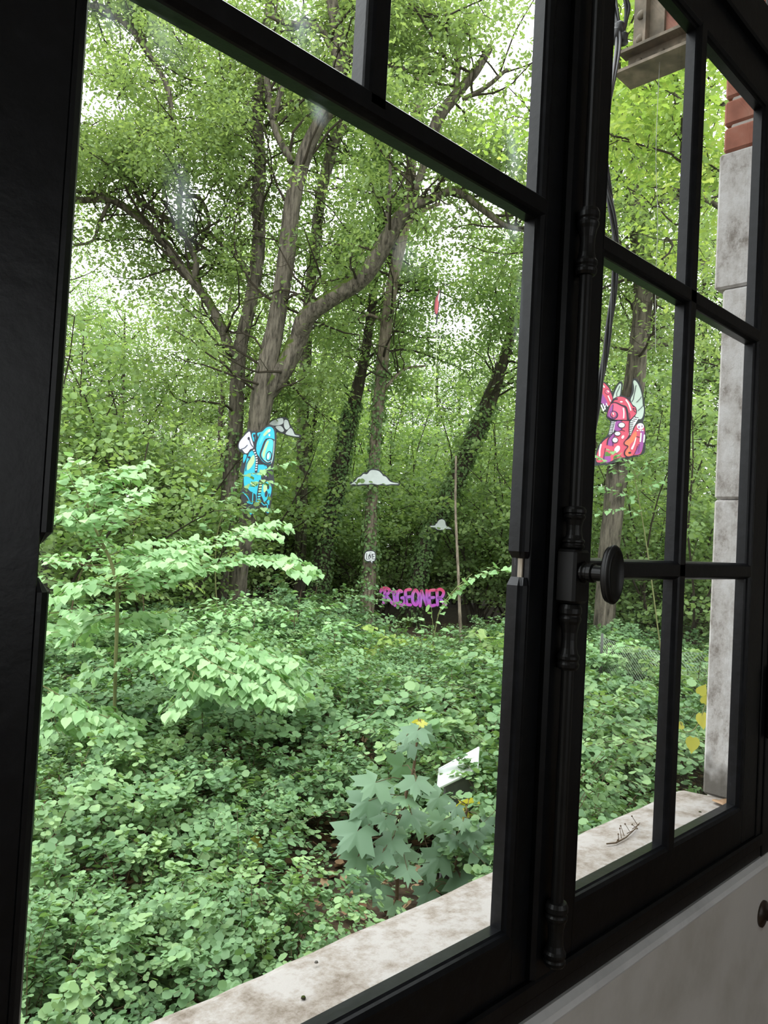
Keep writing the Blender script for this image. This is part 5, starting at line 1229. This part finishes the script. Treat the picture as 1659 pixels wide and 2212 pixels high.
# ---- cut-out lettering  R T G E O N E R  (crop 800,1240 scale 8.73)
lt = Board('lettering_sign', 'pink and violet bubble-letter sign reading RTGEONER behind the leaves', 'sign', 19.3, 800, 1240, 8.73, (893, 1290), 0, .03)
letters = [
    [[(255, 310), (300, 270), (360, 300), (340, 360), (280, 400)], [(275, 330), (262, 450), (250, 540)], [(300, 410), (360, 480), (420, 560)], [(195, 330), (225, 270), (300, 262)]],
    [[(380, 330), (440, 345), (490, 335)], [(440, 350), (450, 450), (465, 590)]],
    [[(590, 330), (545, 310), (510, 400), (520, 520), (575, 590), (640, 550), (650, 450), (590, 450)]],
    [[(755, 290), (670, 310), (665, 400), (690, 560), (760, 580)], [(670, 440), (745, 425)]],
    [[(850, 300), (800, 380), (800, 520), (860, 585), (905, 500), (910, 380), (860, 300)]],
    [[(940, 600), (965, 330)], [(965, 320), (1010, 450), (1065, 580)], [(1060, 580), (1065, 310)]],
    [[(1210, 300), (1120, 320), (1110, 430), (1130, 590), (1215, 585)], [(1120, 450), (1195, 440)]],
    [[(1255, 310), (1260, 450), (1265, 580)], [(1250, 310), (1320, 285), (1380, 340), (1350, 430), (1280, 450)], [(1310, 450), (1360, 520), (1415, 585)]],
]
for nd in M['fade'].node_tree.nodes:
    if nd.type == 'MAP_RANGE':
        nd.inputs[1].default_value = float(lt.f(890, 610)[2]); nd.inputs[2].default_value = float(lt.f(890, 260)[2])
for L in letters:
    for s in L:
        q = sp2(s, 4) if len(s) > 2 else np.array(s, float)
        slab('letter_shadow', stroke(q + np.array([8, 10]), 66), lt.f, lt.n, PNT['ink'], lt.root, 0.0, .02)
for L in letters:
    for s in L:
        q = sp2(s, 4) if len(s) > 2 else np.array(s, float)
        o = slab('letter', stroke(q, 56), lt.f, lt.n, M['fade'], lt.root, .012, .010)
        # keep each letter's own origin at the sign's centre so the fade runs over the whole sign
        if s is L[0]: slab('letter_shine', stroke(q[: max(2, len(q) // 3)] + np.array([19, -16]), 3.5), lt.f, lt.n, M['white'], lt.root, .014, .0018)

# ---- hanging red and white blade on a string
b = Board('hanging_ornament', 'red and white blade-shaped ornament hanging on a string among the trees', 'ornament', 15.0, 880, 560, 6.507, (945, 660), .2)
b.back([(450, 405), (468, 450), (468, 520), (450, 640), (435, 760), (425, 860), (412, 915), (402, 900), (410, 800), (388, 760), (378, 690), (390, 560), (410, 510), (430, 480), (435, 430)], M['black'])
b.lay('red_face', [(440, 430), (452, 430), (440, 500), (410, 620), (415, 770), (390, 750), (382, 690), (395, 565), (415, 520), (432, 490)], 'red', 1); b.lay('red_face', [(420, 560), (440, 520), (440, 600), (425, 740), (410, 760), (405, 640)], 'flesh', 2); b.lay('white_face', [(445, 480), (455, 500), (440, 600), (428, 560)], 'white', 2)
MB().tube([at(951, 430, 15), at(948.5, 560, 15), at(948, 628, 15)], [.005] * 3, 5).build('string', M['string'], b.root)
MB().tube([at(945, 692, 15), at(942, 780, 15), at(935, 876, 15)], [.006] * 3, 5).build('string', M['string'], b.root)

# ---- tilted white lid on a grey metal box
f, n_, c = plane_map(6.0, (990, 1660), 0)
bx_ = empty('metal_box', tuple(at(1010, 1760, 6.0)), 'grey metal box with a tilted white lid sunk in the bushes', 'box')
tl, tr, br_, bl = at(1015, 1625, 6.15), at(1035, 1615, 6.1), at(1031, 1661, 5.9), at(945, 1703, 5.75)
q0 = at(1034, 1616, 6.25); q1 = at(1031, 1662, 5.85); q2 = at(946, 1703, 5.6); q3 = at(949, 1662, 6.0)
nn = np.cross(q1 - q0, q2 - q1); nn /= np.linalg.norm(nn); nn = nn if nn[2] > 0 else -nn
V = [q0, q1, q2, q3] + [q - nn * .012 for q in (q0, q1, q2, q3)]
MB().add(V, [(0, 1, 2, 3), (7, 6, 5, 4), (0, 4, 5, 1), (1, 5, 6, 2), (2, 6, 7, 3), (3, 7, 4, 0)]).build('lid', M['panelwhite'], bx_)
rim = MB()
Q = [q0, q1, q2, q3]
for i in range(4):
    rim.tube([Q[i] + nn * .004, Q[(i + 1) % 4] + nn * .004], [.008, .008], 6)
rim.build('lid_rim', M['panelwhite'], bx_)
cc = sum(Q) / 4
a0 = [q0 * .88 + cc * .12 - nn * .03, q1 * .88 + cc * .12 - nn * .03, q2 * .75 + cc * .25 - nn * .03, q3 * .75 + cc * .25 - nn * .03]
V = a0 + [np.array([q[0], q[1], float(ground_z(q[0], q[1])) - .05]) for q in a0]
MB().add(V, [(0, 1, 2, 3), (7, 6, 5, 4), (0, 4, 5, 1), (1, 5, 6, 2), (2, 6, 7, 3), (3, 7, 4, 0)]).build('body', M['zinc'], bx_, bevel=.02)

# ---- wire netting fence in the bushes on the right
f0, f1 = at(1290, 1490, 11.5), at(1600, 1500, 9.6)
fe = empty('wire_fence', (float(f0[0]), float(f0[1]), float(ground_z(f0[0], f0[1]))), 'sagging wire netting fence behind the bushes beside the stone pillar', 'fence')
net = MB(); H = 1.15; dirv = (f1 - f0); Lh = float(np.linalg.norm(dirv[:2])); dv = np.array([dirv[0], dirv[1], 0]) / Lh
gz0, gz1 = float(ground_z(f0[0], f0[1])), float(ground_z(f1[0], f1[1]))
def fp(u, v): return np.array([f0[0], f0[1], 0]) + dv * u + np.array([0, 0, gz0 + (gz1 - gz0) * u / Lh + v - .06 * math.sin(u * 2.2)])
st_ = 0.05
k = int((Lh + H) / st_)
for i in range(k):
    u0 = i * st_
    a, c_ = (u0 - H, 0), (u0, H)
    for (ua, va), (ub, vb) in (((u0 - H, 0), (u0, H)), ((u0, 0), (u0 - H, H))):
        def clip(u, v, u2, v2):
            if u < 0: t = -u / (u2 - u); u, v = 0, v + (v2 - v) * t
            if u > Lh: t = (u - Lh) / (u - u2); u, v = Lh, v + (v2 - v) * t
            return u, v
        A = clip(ua, va, ub, vb); B_ = clip(ub, vb, ua, va)
        if 0 <= A[0] <= Lh and 0 <= B_[0] <= Lh and abs(A[1] - B_[1]) > .05:
            net.tube([fp(*A), fp((A[0] + B_[0]) / 2, (A[1] + B_[1]) / 2), fp(*B_)], [.0016] * 3, 3, cap=False)
net.build('netting', M['wire'], fe, kind='stuff')
for u in (0.05, Lh * .5, Lh - .05):
    MB().tube([fp(u, -.2), fp(u, H + .06)], [.02, .02], 8).build('post', M['zinc'], fe)
MB().tube([fp(u, H) for u in np.linspace(0, Lh, 12)], [.003] * 12, 4).build('top_wire', M['wire'], fe)

# ---- small things on the sill
c = on_sill(1553, 1733)
dl = mats(fast_mesh(*LF['heart'], 3, np.full(13, .9), 'dry_leaf'), M['brownleaf'])
o = bpy.data.objects.new('fallen_leaf', dl); COL.objects.link(o); o.location = c + np.array([0, 0, .006]); o.rotation_euler = (.1, .15, 2.2); o.scale = (.045,) * 3; o.modifiers.new('t', 'SOLIDIFY').thickness = .02
tag(o, 'dry orange-brown leaf lying on the stone sill at the pillar foot', 'leaf')
for i, (x, y, s, lb) in enumerate(((683, 2083, .003, 'small pale pebble near the outer edge of the stone sill'), (655, 2160, .0035, 'dark crumb on the stone sill by the bottom of the photo'), (1512, 1757, .0035, 'small brown bark crumb on the stone sill by the right casement'))):
    c = at_z(x, y, -.612)
    mb = MB().lathe([(.3 * s, -.5 * s), (s, -.2 * s), (.8 * s, .4 * s), (.2 * s, .7 * s)], tuple(c + np.array([0, 0, .003])), 'Z', 7)
    tag(mb.build('crumb', (M['quoin'], M['bark_dark'], M['bark'])[i]), lb, 'crumb')
